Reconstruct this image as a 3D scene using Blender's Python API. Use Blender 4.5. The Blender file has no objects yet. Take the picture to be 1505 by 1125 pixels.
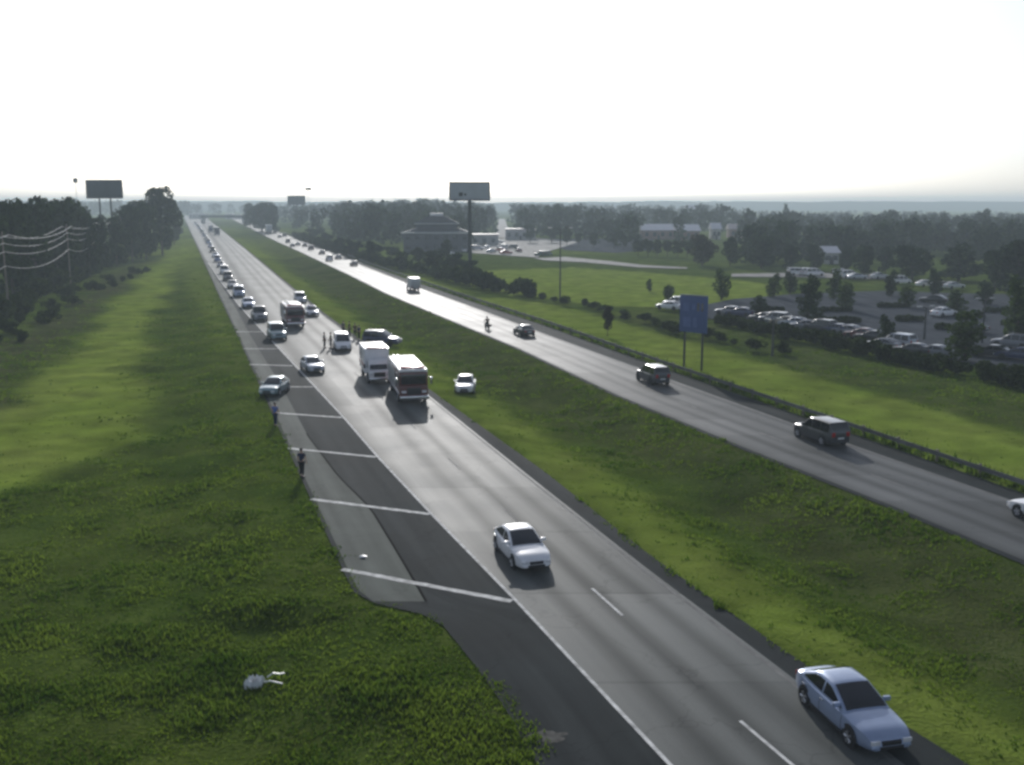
import bpy, bmesh, math, random
import numpy as np
from mathutils import Vector, Matrix

random.seed(7)
rng = np.random.default_rng(7)
R = math.radians
SC = bpy.context.scene
COL = SC.collection

# ------------------------------------------------------------------ camera, sky, sun, exposure
CAM_H, FPX, HORIZON = 17.0, 1500.0, 300.0
PITCH = math.atan((562.5 - HORIZON) / FPX)
cd = bpy.data.cameras.new("camera")
cam = bpy.data.objects.new("camera", cd)
COL.objects.link(cam)
cd.sensor_fit = 'HORIZONTAL'
cd.sensor_width = 36.0
cd.lens = FPX / 1505.0 * 36.0
cd.clip_start, cd.clip_end = 0.5, 30000
cam.location = (0, 0, CAM_H)
cam.rotation_euler = (R(90) - PITCH, 0, 0)
SC.camera = cam

SUN_EL, SUN_AZ = R(20), R(-4.5)           # azimuth measured clockwise from +Y (the way the camera looks)
w = bpy.data.worlds.new("World")
SC.world = w
w.use_nodes = True
wn = w.node_tree.nodes
bg = wn["Background"]
sky = wn.new("ShaderNodeTexSky")
sky.sky_type = 'NISHITA'
sky.sun_disc = False
sky.sun_elevation = SUN_EL
sky.sun_rotation = SUN_AZ
sky.air_density, sky.dust_density, sky.ozone_density = 0.8, 1.6, 5.0
hs = wn.new("ShaderNodeHueSaturation")      # milky summer haze: a paler sky than the clean model
hs.inputs["Saturation"].default_value = 0.5
w.node_tree.links.new(sky.outputs[0], hs.inputs["Color"])
w.node_tree.links.new(hs.outputs[0], bg.inputs[0])
bg.inputs[1].default_value = 0.15

sd = bpy.data.lights.new("sun", 'SUN')
sd.energy = 3.6
sd.angle = R(0.6)
sd.color = (1.0, 0.97, 0.93)
sun = bpy.data.objects.new("sun", sd)
COL.objects.link(sun)
to_sun = Vector((math.sin(SUN_AZ) * math.cos(SUN_EL), math.cos(SUN_AZ) * math.cos(SUN_EL), math.sin(SUN_EL)))
sun.rotation_euler = to_sun.to_track_quat('Z', 'Y').to_euler()

SC.view_settings.view_transform = 'Standard'
SC.view_settings.look = 'None'
SC.view_settings.exposure = -0.22
SC.view_settings.gamma = 1.0
SC.cycles.filter_width = 2.9              # the soft lens of a traffic camera
SC.cycles.use_denoising = True
SC.cycles.max_bounces = 6
SC.cycles.volume_bounces = 1
SC.cycles.transparent_max_bounces = 8


# ------------------------------------------------------------------ calibration: photo point -> point on level ground
def at(px, py, z=0.0):
    dx, dy = (px - 752.5) / FPX, (562.5 - py) / FPX
    cp, sp = math.cos(PITCH), math.sin(PITCH)
    d = Vector((dx, cp + dy * sp, -sp + dy * cp))
    t = (z - CAM_H) / d.z
    return Vector((d.x * t, d.y * t, z))


def height_at(dist, py):                 # world height of photo row py at forward distance dist
    dy = (562.5 - py) / FPX
    cp, sp = math.cos(PITCH), math.sin(PITCH)
    return CAM_H + (-sp + dy * cp) / (cp + dy * sp) * dist


class Line:
    """a road line, x as a function of the forward distance y"""
    def __init__(s, pts):
        p = sorted([(at(*q).y, at(*q).x) for q in pts])
        k = (p[1][1] - p[0][1]) / (p[1][0] - p[0][0])
        p.insert(0, (-60.0, p[0][1] + k * (-60 - p[0][0])))
        k = (p[-1][1] - p[-3][1]) / (p[-1][0] - p[-3][0])
        p.append((2600.0, p[-1][1] + k * (2600 - p[-1][0])))
        s.y = np.array([q[0] for q in p]); s.x = np.array([q[1] for q in p])

    def __call__(s, y):
        return np.interp(y, s.y, s.x)


L_A = Line([(800, 1150), (790, 1125), (742, 1040), (700, 980), (642, 908), (526, 881), (504, 838), (458, 737), (422, 657), (355, 507), (317, 424), (290, 364), (279, 340), (271.5, 323)])
L_D = Line([(1417, 1120), (1167, 966), (950, 812), (800, 693), (643, 581), (476, 460), (420, 414), (362, 366), (334, 344), (307, 323)])
L_W = Line([(985, 1125), (760, 885), (635, 757), (556, 673), (505, 614), (463, 569), (386, 487), (352, 450), (325, 415), (301.5, 380), (282, 343), (273, 323)])
L_S = Line([(1330, 1125), (1143, 980), (1050, 910), (950, 835), (778, 700), (636, 586), (470, 460), (416, 414), (359.5, 366), (332, 344), (306, 323)])
L_C = Line([(1165, 1125), (1088, 1060), (915, 905), (870, 865), (560, 585), (425, 458), (349, 380), (305, 338), (290, 323)])
L_M = Line([(800, 1100), (740, 1020), (637, 903), (590, 822), (545, 748), (497, 700), (452, 640), (415, 570), (372, 500), (342, 445), (318, 409), (297, 372), (279, 338)])
L_E = Line([(1495, 826), (1302, 745), (1101, 665), (900, 581), (756, 512), (629, 459), (565, 432), (512, 405), (434, 368), (403, 354), (377, 341), (350, 327)])
L_F = Line([(1495, 738), (1242, 650), (980, 556), (790, 487), (693, 451), (618, 424), (533, 391), (505, 378), (442, 354), (404, 340), (384, 333), (366, 326)])
L_FG = Line([(1495, 722), (1242, 634), (980, 543), (799, 478), (693, 443), (618, 417), (544, 391), (508, 376), (444, 352.5), (406, 339), (386, 332), (368, 325.4)])


# ------------------------------------------------------------------ materials
MATS = {}


def principled(name, col, rough=0.6, metal=0.0, spec=0.5, noise=0.12, scale=6.0, coat=0.0, bump=0.0, emit=None):
    if name in MATS:
        return MATS[name]
    m = bpy.data.materials.new(name); m.use_nodes = True
    nt = m.node_tree; n = nt.nodes; l = nt.links
    b = n["Principled BSDF"]
    tc = n.new("ShaderNodeTexCoord"); nz = n.new("ShaderNodeTexNoise")
    nz.inputs["Scale"].default_value = scale; nz.inputs["Detail"].default_value = 4
    l.new(tc.outputs["Object"], nz.inputs["Vector"])
    cr = n.new("ShaderNodeValToRGB")
    cr.color_ramp.elements[0].position = 0.3; cr.color_ramp.elements[1].position = 0.7
    cr.color_ramp.elements[0].color = tuple(c * (1 - noise) for c in col) + (1,)
    cr.color_ramp.elements[1].color = tuple(min(1, c * (1 + noise)) for c in col) + (1,)
    l.new(nz.outputs["Fac"], cr.inputs["Fac"]); l.new(cr.outputs["Color"], b.inputs["Base Color"])
    b.inputs["Roughness"].default_value = rough; b.inputs["Metallic"].default_value = metal
    b.inputs["Specular IOR Level"].default_value = spec; b.inputs["Coat Weight"].default_value = coat
    if bump:
        bp = n.new("ShaderNodeBump"); bp.inputs["Strength"].default_value = bump
        l.new(nz.outputs["Fac"], bp.inputs["Height"]); l.new(bp.outputs["Normal"], b.inputs["Normal"])
    if emit:
        b.inputs["Emission Color"].default_value = emit[:3] + (1,); b.inputs["Emission Strength"].default_value = emit[3]
    MATS[name] = m
    return m


def foliage(name, dark, light, trans=0.25, scale=0.35):
    if name in MATS:
        return MATS[name]
    m = bpy.data.materials.new(name); m.use_nodes = True
    nt = m.node_tree; n = nt.nodes; l = nt.links
    n.remove(n["Principled BSDF"])
    geo = n.new("ShaderNodeNewGeometry"); nz = n.new("ShaderNodeTexNoise")
    nz.inputs["Scale"].default_value = scale; nz.inputs["Detail"].default_value = 5
    l.new(geo.outputs["Position"], nz.inputs["Vector"])
    ri = n.new("ShaderNodeMath"); ri.operation = 'MULTIPLY_ADD'; ri.inputs[1].default_value = 0.35; ri.inputs[2].default_value = -0.17
    l.new(geo.outputs["Random Per Island"], ri.inputs[0])
    ad = n.new("ShaderNodeMath"); l.new(nz.outputs["Fac"], ad.inputs[0]); l.new(ri.outputs[0], ad.inputs[1])
    cr = n.new("ShaderNodeValToRGB")
    cr.color_ramp.elements[0].position = 0.3; cr.color_ramp.elements[1].position = 0.72
    cr.color_ramp.elements[0].color = dark + (1,); cr.color_ramp.elements[1].color = light + (1,)
    l.new(ad.outputs[0], cr.inputs["Fac"])
    df = n.new("ShaderNodeBsdfDiffuse"); tr = n.new("ShaderNodeBsdfTranslucent"); mx = n.new("ShaderNodeMixShader")
    mx.inputs[0].default_value = trans
    l.new(cr.outputs["Color"], df.inputs["Color"]); l.new(cr.outputs["Color"], tr.inputs["Color"])
    l.new(df.outputs[0], mx.inputs[1]); l.new(tr.outputs[0], mx.inputs[2])
    l.new(mx.outputs[0], n["Material Output"].inputs["Surface"])
    MATS[name] = m
    return m


def pavement(name, base, rough, streaks=None, scale=1.0, spec=0.5, var=0.22, joints=None, ior=None):
    """worn pavement; UV x = metres across the road, y = metres along it; streaks = [(centre m, width m, factor)]"""
    m = bpy.data.materials.new(name); m.use_nodes = True
    nt = m.node_tree; n = nt.nodes; l = nt.links
    b = n["Principled BSDF"]
    uv = n.new("ShaderNodeUVMap"); mp = n.new("ShaderNodeMapping"); mp.inputs["Scale"].default_value = (1.2, 0.05, 1)
    l.new(uv.outputs[0], mp.inputs[0])
    n1 = n.new("ShaderNodeTexNoise"); n1.inputs["Scale"].default_value = 1.0 * scale; n1.inputs["Detail"].default_value = 6
    l.new(mp.outputs[0], n1.inputs["Vector"])
    geo = n.new("ShaderNodeNewGeometry")
    n2 = n.new("ShaderNodeTexNoise"); n2.inputs["Scale"].default_value = 0.22; n2.inputs["Detail"].default_value = 8
    l.new(geo.outputs["Position"], n2.inputs["Vector"])
    n3 = n.new("ShaderNodeTexNoise"); n3.inputs["Scale"].default_value = 14; n3.inputs["Detail"].default_value = 3
    l.new(geo.outputs["Position"], n3.inputs["Vector"])

    def rng_(src, lo, hi):
        q = n.new("ShaderNodeMapRange"); q.inputs[1].default_value = 0.25; q.inputs[2].default_value = 0.75
        q.inputs[3].default_value = lo; q.inputs[4].default_value = hi
        l.new(src, q.inputs[0]); return q.outputs[0]

    def mul(a, c):
        q = n.new("ShaderNodeMath"); q.operation = 'MULTIPLY'; l.new(a, q.inputs[0]); l.new(c, q.inputs[1]); return q.outputs[0]
    f = mul(mul(rng_(n1.outputs["Fac"], 1 - var, 1 + var), rng_(n2.outputs["Fac"], 1 - var, 1 + var)), rng_(n3.outputs["Fac"], 0.92, 1.08))
    if streaks:
        sx = n.new("ShaderNodeSeparateXYZ"); l.new(uv.outputs[0], sx.inputs[0])
        for c, wd, k in streaks:             # tyre-polished or oil-darkened wheel tracks
            s1 = n.new("ShaderNodeMath"); s1.operation = 'SUBTRACT'; l.new(sx.outputs[0], s1.inputs[0]); s1.inputs[1].default_value = c
            s2 = n.new("ShaderNodeMath"); s2.operation = 'ABSOLUTE'; l.new(s1.outputs[0], s2.inputs[0])
            s3 = n.new("ShaderNodeMapRange"); s3.interpolation_type = 'SMOOTHSTEP'
            s3.inputs[1].default_value = 0; s3.inputs[2].default_value = wd; s3.inputs[3].default_value = k; s3.inputs[4].default_value = 1
            l.new(s2.outputs[0], s3.inputs[0]); f = mul(f, s3.outputs[0])
    if joints:
        sc_ = n.new("ShaderNodeVectorMath"); sc_.operation = 'DIVIDE'; sc_.inputs[1].default_value = (joints[0], joints[1], 1)
        l.new(uv.outputs[0], sc_.inputs[0])
        fl = n.new("ShaderNodeVectorMath"); fl.operation = 'FLOOR'; l.new(sc_.outputs[0], fl.inputs[0])
        wnz = n.new("ShaderNodeTexWhiteNoise"); wnz.noise_dimensions = '2D'; l.new(fl.outputs[0], wnz.inputs["Vector"])
        mr = n.new("ShaderNodeMapRange"); mr.inputs[3].default_value = .86; mr.inputs[4].default_value = 1.12; l.new(wnz.outputs["Value"], mr.inputs[0]); f = mul(f, mr.outputs[0])
        fr_ = n.new("ShaderNodeVectorMath"); fr_.operation = 'FRACTION'; l.new(sc_.outputs[0], fr_.inputs[0])
        sp = n.new("ShaderNodeSeparateXYZ"); l.new(fr_.outputs[0], sp.inputs[0])
        lt = n.new("ShaderNodeMath"); lt.operation = 'GREATER_THAN'; l.new(sp.outputs[1], lt.inputs[0]); lt.inputs[1].default_value = .022
        mr2 = n.new("ShaderNodeMapRange"); mr2.inputs[3].default_value = .86; mr2.inputs[4].default_value = 1.0; l.new(lt.outputs[0], mr2.inputs[0]); f = mul(f, mr2.outputs[0])
    cn = n.new("ShaderNodeTexVoronoi"); cn.feature = 'DISTANCE_TO_EDGE'; cn.inputs["Scale"].default_value = .16     # wandering cracks
    cw_ = n.new("ShaderNodeTexNoise"); cw_.inputs["Scale"].default_value = .9; l.new(geo.outputs["Position"], cw_.inputs["Vector"])
    ca = n.new("ShaderNodeVectorMath"); ca.operation = 'MULTIPLY_ADD'; ca.inputs[1].default_value = (3, 3, 0); l.new(cw_.outputs["Color"], ca.inputs[0]); l.new(geo.outputs["Position"], ca.inputs[2]); l.new(ca.outputs[0], cn.inputs["Vector"])
    cm = n.new("ShaderNodeMapRange"); cm.inputs[1].default_value = 0.0; cm.inputs[2].default_value = .012; cm.inputs[3].default_value = .82; cm.inputs[4].default_value = 1.0
    l.new(cn.outputs["Distance"], cm.inputs[0]); f = mul(f, cm.outputs[0])
    mx = n.new("ShaderNodeVectorMath"); mx.operation = 'SCALE'; mx.inputs[0].default_value = base
    l.new(f, mx.inputs["Scale"]); l.new(mx.outputs[0], b.inputs["Base Color"])
    rr = n.new("ShaderNodeMath"); rr.operation = 'MULTIPLY'; rr.inputs[1].default_value = rough
    l.new(rng_(n2.outputs["Fac"], 0.94, 1.06), rr.inputs[0]); l.new(rr.outputs[0], b.inputs["Roughness"])
    if ior: b.inputs["IOR"].default_value = ior
    sq = n.new("ShaderNodeMath"); sq.operation = 'POWER'; l.new(f, sq.inputs[0]); sq.inputs[1].default_value = 1.1    # oily tracks shine less
    sl = n.new("ShaderNodeMath"); sl.operation = 'MULTIPLY'; l.new(sq.outputs[0], sl.inputs[0]); sl.inputs[1].default_value = spec * 1.0; l.new(sl.outputs[0], b.inputs["Specular IOR Level"])
    bp = n.new("ShaderNodeBump"); bp.inputs["Strength"].default_value = 0.15; bp.inputs["Distance"].default_value = 0.02
    l.new(n3.outputs["Fac"], bp.inputs["Height"]); l.new(bp.outputs[0], b.inputs["Normal"])
    return m


M_TREE = foliage("tree_leaves", (0.010, 0.022, 0.010), (0.045, 0.075, 0.026), 0.18)
M_TREE_LIGHT = foliage("young_tree_leaves", (0.022, 0.042, 0.012), (0.085, 0.13, 0.035), 0.3, 0.6)
M_TREE_BROWN = foliage("brownish_leaves", (0.026, 0.026, 0.016), (0.07, 0.066, 0.04), 0.18)
M_BUSH = foliage("bush_leaves", (0.014, 0.026, 0.010), (0.058, 0.082, 0.026), 0.25, 0.6)
M_BARK = principled("bark", (0.07, 0.055, 0.042), 0.9, noise=0.3, scale=3, bump=0.4)
M_TYRE = principled("tyre_rubber", (0.018, 0.018, 0.02), 0.85)
M_RIM = principled("alloy_rim", (0.5, 0.5, 0.52), 0.35, 0.9)
M_GLASS = principled("tinted_glass", (0.012, 0.015, 0.02), 0.06, 0.0, 0.6, coat=0.3)
M_LAMP = principled("clear_lamp", (0.75, 0.76, 0.78), 0.12, 0.2, 0.7)
M_RED = principled("red_lamp", (0.35, 0.015, 0.015), 0.2, 0, 0.6)
M_BLUELAMP = principled("blue_lamp", (0.02, 0.05, 0.4), 0.2, 0, 0.6)
M_BLACK = principled("black_plastic", (0.02, 0.02, 0.022), 0.6)
M_CHROME = principled("chrome", (0.6, 0.6, 0.62), 0.15, 1.0)
M_STEEL = principled("galvanised_steel", (0.42, 0.43, 0.43), 0.45, 0.7, noise=0.2, scale=3)
M_DARKSTEEL = principled("dark_steel", (0.06, 0.065, 0.07), 0.6, 0.3, noise=0.25, scale=2)
M_WOOD = principled("weathered_pole_wood", (0.16, 0.135, 0.11), 0.85, noise=0.3, scale=2)
M_WIRE = principled("aluminium_wire", (0.75, 0.76, 0.77), 0.4, 0.4)
M_SKIN = principled("skin", (0.42, 0.26, 0.18), 0.55)
M_HAIR = principled("dark_hair", (0.03, 0.022, 0.018), 0.6)
M_WHITEPAINT = principled("road_paint", (0.58, 0.58, 0.56), 0.8, spec=0.1, noise=0.4, scale=2.2)
M_FAINTPAINT = principled("faint_road_paint", (0.17, 0.17, 0.165), 0.8, noise=0.3, scale=1.5, spec=0.1)  # low-contrast grey; on the farther dashes it stands in for glare


def paint(name, col, rough=0.28, metal=0.0):
    return principled("paint_" + name, col, rough, metal, 0.5, noise=0.06, scale=2.0, coat=0.6)


PAINT = {
    'silver': paint('silver', (0.42, 0.45, 0.50), 0.3, 0.35), 'bluesilver': paint('bluesilver', (0.30, 0.37, 0.52), 0.3, 0.3),
    'white': paint('white', (0.78, 0.78, 0.79), 0.3), 'offwhite': paint('offwhite', (0.62, 0.64, 0.64), 0.35),
    'black': paint('black', (0.012, 0.013, 0.016)), 'charcoal': paint('charcoal', (0.045, 0.048, 0.055)),
    'grey': paint('grey', (0.19, 0.20, 0.22), 0.3, 0.3), 'navy': paint('navy', (0.02, 0.032, 0.10)),
    'blue': paint('blue', (0.05, 0.11, 0.30)), 'red': paint('red', (0.30, 0.018, 0.016)), 'maroon': paint('maroon', (0.12, 0.014, 0.018)),
    'tan': paint('tan', (0.34, 0.30, 0.22)), 'green': paint('green', (0.03, 0.09, 0.06)), 'teal': paint('teal', (0.20, 0.29, 0.31), 0.3, 0.2),
    'firered': paint('firered', (0.10, 0.010, 0.009)), 'pink': paint('pinkgrey', (0.55, 0.45, 0.46)),
}


# ------------------------------------------------------------------ objects
def link(name, data, parent=None, mat=None, loc=(0, 0, 0), rz=0.0, scale=None):
    o = bpy.data.objects.new(name, data)
    COL.objects.link(o)
    o.location = loc; o.rotation_euler = (0, 0, rz)
    if scale is not None:
        o.scale = scale if hasattr(scale, '__len__') else (scale,) * 3
    if parent is not None:
        o.parent = parent
    if mat is not None and data is not None:
        if len(data.materials) == 0:
            data.materials.append(None)
        o.material_slots[0].link = 'OBJECT'
        o.material_slots[0].material = mat
    return o


def tag(o, label=None, cat=None, group=None, kind=None):
    if label: o["label"] = label
    if cat: o["category"] = cat
    if group: o["group"] = group
    if kind: o["kind"] = kind
    return o


def thing(name, label, cat, loc=(0, 0, 0), rz=0.0, group=None, scale=None):
    return tag(link(name, None, None, None, loc, rz, scale), label, cat, group)


class MB:
    """collects shapes of one mesh"""
    def __init__(s):
        s.bm = bmesh.new()

    def box(s, x0, x1, y0, y1, z0, z1, bevel=0.0, taper=None, seg=2):
        t = bmesh.new()
        r = bmesh.ops.create_cube(t, size=1)
        for v in r['verts']:
            v.co = Vector(((x0 + x1) / 2 + v.co.x * (x1 - x0), (y0 + y1) / 2 + v.co.y * (y1 - y0), (z0 + z1) / 2 + v.co.z * (z1 - z0)))
            if taper and v.co.z > (z0 + z1) / 2:
                v.co.x = (x0 + x1) / 2 + taper[2] + (v.co.x - (x0 + x1) / 2) * taper[0]; v.co.y = (y0 + y1) / 2 + (v.co.y - (y0 + y1) / 2) * taper[1]
        if bevel:
            bmesh.ops.bevel(t, geom=t.edges[:], offset=bevel, segments=seg, affect='EDGES', profile=0.6)
        s._join(t)
        return s

    def _join(s, t):
        me = bpy.data.meshes.new("tmp"); t.to_mesh(me); t.free(); s.bm.from_mesh(me); bpy.data.meshes.remove(me)

    def tube(s, p0, p1, r0, r1=None, n=10, cap=True):
        r1 = r0 if r1 is None else r1
        p0, p1 = Vector(p0), Vector(p1)
        q = (p1 - p0).to_track_quat('Z', 'Y')
        a = [s.bm.verts.new(p0 + q @ Vector((math.cos(i / n * 6.2832) * r0, math.sin(i / n * 6.2832) * r0, 0))) for i in range(n)]
        b = [s.bm.verts.new(p1 + q @ Vector((math.cos(i / n * 6.2832) * r1, math.sin(i / n * 6.2832) * r1, 0))) for i in range(n)]
        for i in range(n):
            s.bm.faces.new((a[i], a[(i + 1) % n], b[(i + 1) % n], b[i]))
        if cap:
            s.bm.faces.new(a[::-1]); s.bm.faces.new(b)
        return s

    def path(s, pts, r, n=6):
        prev = None
        for i, p in enumerate(pts):
            d = (Vector(pts[min(i + 1, len(pts) - 1)]) - Vector(pts[max(i - 1, 0)])).normalized()
            q = d.to_track_quat('Z', 'Y')
            ring = [s.bm.verts.new(Vector(p) + q @ Vector((math.cos(k / n * 6.2832) * r, math.sin(k / n * 6.2832) * r, 0))) for k in range(n)]
            if prev:
                for k in range(n):
                    s.bm.faces.new((prev[k], prev[(k + 1) % n], ring[(k + 1) % n], ring[k]))
            prev = ring
        return s

    def lathe_y(s, prof, n=24, cx=0, cz=0):
        """prof: (radius, y) pairs turned about the Y axis"""
        rings = [[s.bm.verts.new((cx + r * math.cos(k / n * 6.2832), y, cz + r * math.sin(k / n * 6.2832))) for k in range(n)] for r, y in prof]
        for a, b in zip(rings, rings[1:]):
            for k in range(n):
                s.bm.faces.new((a[k], a[(k + 1) % n], b[(k + 1) % n], b[k]))
        s.bm.faces.new(rings[0][::-1]); s.bm.faces.new(rings[-1])
        return s

    def ball(s, c, r, sub=2, sc=(1, 1, 1), jit=0.0):
        t = bmesh.new(); bmesh.ops.create_icosphere(t, subdivisions=sub, radius=1)
        for v in t.verts:
            k = r * (1 + random.uniform(-jit, jit))
            v.co = Vector((c[0] + v.co.x * k * sc[0], c[1] + v.co.y * k * sc[1], c[2] + v.co.z * k * sc[2]))
        s._join(t)
        return s

    def loft(s, rings, closed=True, caps=True):
        vs = [[s.bm.verts.new(p) for p in r] for r in rings]
        m = len(vs[0])
        for a, b in zip(vs, vs[1:]):
            for k in range(m if closed else m - 1):
                s.bm.faces.new((a[k], a[(k + 1) % m], b[(k + 1) % m], b[k]))
        if caps and closed:
            s.bm.faces.new(vs[0][::-1]); s.bm.faces.new(vs[-1])
        return s

    def slab(s, outer, inner):
        """outer, inner: equal grids of points -> closed thin solid"""
        nu, nv = len(outer), len(outer[0])
        O = [[s.bm.verts.new(p) for p in r] for r in outer]; I = [[s.bm.verts.new(p) for p in r] for r in inner]
        for i in range(nu - 1):
            for j in range(nv - 1):
                s.bm.faces.new((O[i][j], O[i + 1][j], O[i + 1][j + 1], O[i][j + 1]))
                s.bm.faces.new((I[i][j], I[i][j + 1], I[i + 1][j + 1], I[i + 1][j]))
        rim = [(i, 0) for i in range(nu)] + [(nu - 1, j) for j in range(1, nv)] + [(i, nv - 1) for i in range(nu - 2, -1, -1)] + [(0, j) for j in range(nv - 2, 0, -1)]
        for (a, b), (c, d) in zip(rim, rim[1:] + rim[:1]):
            s.bm.faces.new((O[a][b], I[a][b], I[c][d], O[c][d]))
        return s

    def mesh(s, name, smooth=35):
        bmesh.ops.recalc_face_normals(s.bm, faces=s.bm.faces[:])
        me = bpy.data.meshes.new(name); s.bm.to_mesh(me); s.bm.free()
        if smooth and len(me.polygons):
            me.polygons.foreach_set("use_smooth", [True] * len(me.polygons))
            me.set_sharp_from_angle(angle=R(smooth))
        return me


def np_mesh(name, verts, quads, uv=None, tri=False):
    me = bpy.data.meshes.new(name)
    k = 3 if tri else 4
    me.vertices.add(len(verts)); me.vertices.foreach_set("co", np.asarray(verts, np.float32).ravel())
    q = np.asarray(quads, np.int32)
    me.loops.add(q.size); me.loops.foreach_set("vertex_index", q.ravel())
    me.polygons.add(len(q)); me.polygons.foreach_set("loop_start", np.arange(0, q.size, k, dtype=np.int32))
    me.update(calc_edges=True)
    if uv is not None:
        ul = me.uv_layers.new(name="UVMap"); ul.data.foreach_set("uv", np.asarray(uv, np.float32)[q.ravel()].ravel())
    me.validate()
    return me


# ------------------------------------------------------------------ ground
def smooth01(a, b, x):
    t = np.clip((x - a) / (b - a), 0, 1); return t * t * (3 - 2 * t)


def vnoise(x, y, s, seed=0):
    """cheap value noise"""
    x = np.asarray(x) / s; y = np.asarray(y) / s
    xi, yi = np.floor(x).astype(np.int64), np.floor(y).astype(np.int64)
    fx, fy = x - xi, y - yi
    fx = fx * fx * (3 - 2 * fx); fy = fy * fy * (3 - 2 * fy)

    def h(a, b):
        n = (a * 374761393 + b * 668265263 + seed * 974711) & 0x7fffffff
        n = ((n ^ (n >> 13)) * 1274126177) & 0x7fffffff
        return ((n ^ (n >> 16)) & 0xffff) / 65535.0
    return (h(xi, yi) * (1 - fx) + h(xi + 1, yi) * fx) * (1 - fy) + (h(xi, yi + 1) * (1 - fx) + h(xi + 1, yi + 1) * fx) * fy


def ground_z(x, y):
    x = np.asarray(x, float); y = np.asarray(y, float)
    a, d, e, f = L_A(y), L_D(y), L_E(y), L_FG(y)
    left = (a - x) * 0.95
    h = np.full(x.shape, -0.05)
    h -= np.where(left > 0, 0.75 * smooth01(1.5, 9, left) - 0.35 * smooth01(16, 40, left), 0)
    h += np.where(left > 1, (vnoise(x, y, 3.1, 3) - 0.5) * 0.35 * smooth01(1, 4, left), 0)
    wmed = np.maximum(e - d, 1); t = (x - d) / wmed
    inm = (t > 0) & (t < 1)
    prof = np.minimum(smooth01(0.05, 0.5, t), 1 - smooth01(0.55, 0.97, t))
    h -= np.where(inm, np.minimum(0.85, wmed * 0.09) * prof, 0)
    h += np.where(inm, (vnoise(x, y, 2.3, 5) - 0.5) * 0.3 * prof, 0)
    rt = (x - f) * 0.9
    h -= np.where(rt > 0.6, 0.4 * smooth01(0.6, 5, rt) - 0.3 * smooth01(14, 22, rt), 0)
    return h


def poly_mask(x, y, px, z=0.0):
    P = [at(a, b, z) for a, b in px]
    m = np.zeros(x.shape, bool)
    for i in range(len(P)):
        a, b = P[i], P[(i + 1) % len(P)]
        c = ((a.y > y) != (b.y > y))
        m ^= c & (x < (b.x - a.x) * (y - a.y) / ((b.y - a.y) or 1e-9) + a.x)
    return m


def spread(lo, hi, step, far_lo, far_hi, g=1.09):
    c = list(np.arange(lo, hi, step)); s = step; v = hi
    while v < far_hi:
        c.append(v); s *= g; v += s
    c.append(far_hi); s = step; v = lo - step; left = []
    while v > far_lo:
        left.append(v); s *= g; v -= s
    left.append(far_lo)
    return np.array(left[::-1] + c)


xs = spread(-90, 120, 1.1, -2800, 3600); ys = spread(12, 210, 1.1, -120, 4250, 1.06)
GX, GY = np.meshgrid(xs, ys)
GZ = ground_z(GX, GY)
nx, ny = len(xs), len(ys)
idx = np.arange(nx * ny).reshape(ny, nx)
quads = np.stack([idx[:-1, :-1], idx[:-1, 1:], idx[1:, 1:], idx[1:, :-1]], -1).reshape(-1, 4)
gme = np_mesh("ground", np.stack([GX, GY, GZ], -1).reshape(-1, 3), quads)
gme.polygons.foreach_set("use_smooth", [True] * len(gme.polygons))


def blur(m, n=2):
    m = m.astype(float)
    for _ in range(n):
        p = np.pad(m, 1, mode='edge')
        m = (p[1:-1, 1:-1] * 4 + p[:-2, 1:-1] + p[2:, 1:-1] + p[1:-1, :-2] + p[1:-1, 2:]) / 8
    return m


wob = (vnoise(GX, GY, 9, 11) - 0.5) * 5
mown = poly_mask(GX + wob, GY, [(262, 345), (278, 352), (240, 430), (208, 510), (203, 600), (225, 640), (150, 660), (60, 690), (-160, 800), (-160, 640), (60, 565), (120, 500), (185, 425)], -0.4)
LEFTG = GX < L_A(GY)
near_tall = (GX > L_D(GY)) & (GX < L_D(GY) + 4.5 + wob * 0.3)
verge = (GX > L_FG(GY) + 1.2) & (GX < L_FG(GY) + 14 + wob * 0.3) & (GY < 260)
field = poly_mask(GX, GY, [(690, 398), (840, 393), (950, 400), (1120, 415), (1160, 440), (1000, 452), (900, 448), (830, 440), (700, 418)])
farm = (GY > 300) & (vnoise(GX, GY, 140, 4) > 0.55)
farl = LEFTG & poly_mask(GX, GY, [(283, 350), (310, 410), (345, 500), (330, 520), (280, 430), (262, 380)])
A_MOWN = np.clip(blur(mown, 3) + 0.65 * blur(near_tall, 1) + 0.9 * blur(verge, 2) + 1.15 * blur(field, 1) + 0.4 * farm + 0.5 * blur(farl, 2), 0, 1.2)
scrub = poly_mask(GX + wob, GY, [(-260, 760), (-60, 620), (60, 530), (130, 462), (185, 415), (255, 352), (240, 350), (130, 430), (40, 480), (-260, 600)], -0.4)
brownm = (GX > L_E(GY) - 9 + wob) & (GX < L_E(GY))
fence_row = (GX > L_FG(GY) + 15) & (GX < L_FG(GY) + 26) & (GY < 160)
ramp_end = poly_mask(GX + wob * 0.4, GY, [(740, 1000), (800, 1130), (620, 1130), (600, 1030)])
A_DRY = np.clip(blur(scrub, 3) * 0.9 + 0.55 * blur(brownm, 2) + 0.4 * blur(fence_row, 2) + 0.5 * blur(ramp_end, 4), 0, 1)
for nm, arr in (("mown", A_MOWN), ("dry", A_DRY)):
    at_ = gme.attributes.new(nm, 'FLOAT', 'POINT'); at_.data.foreach_set("value", arr.astype(np.float32).ravel())


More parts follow.
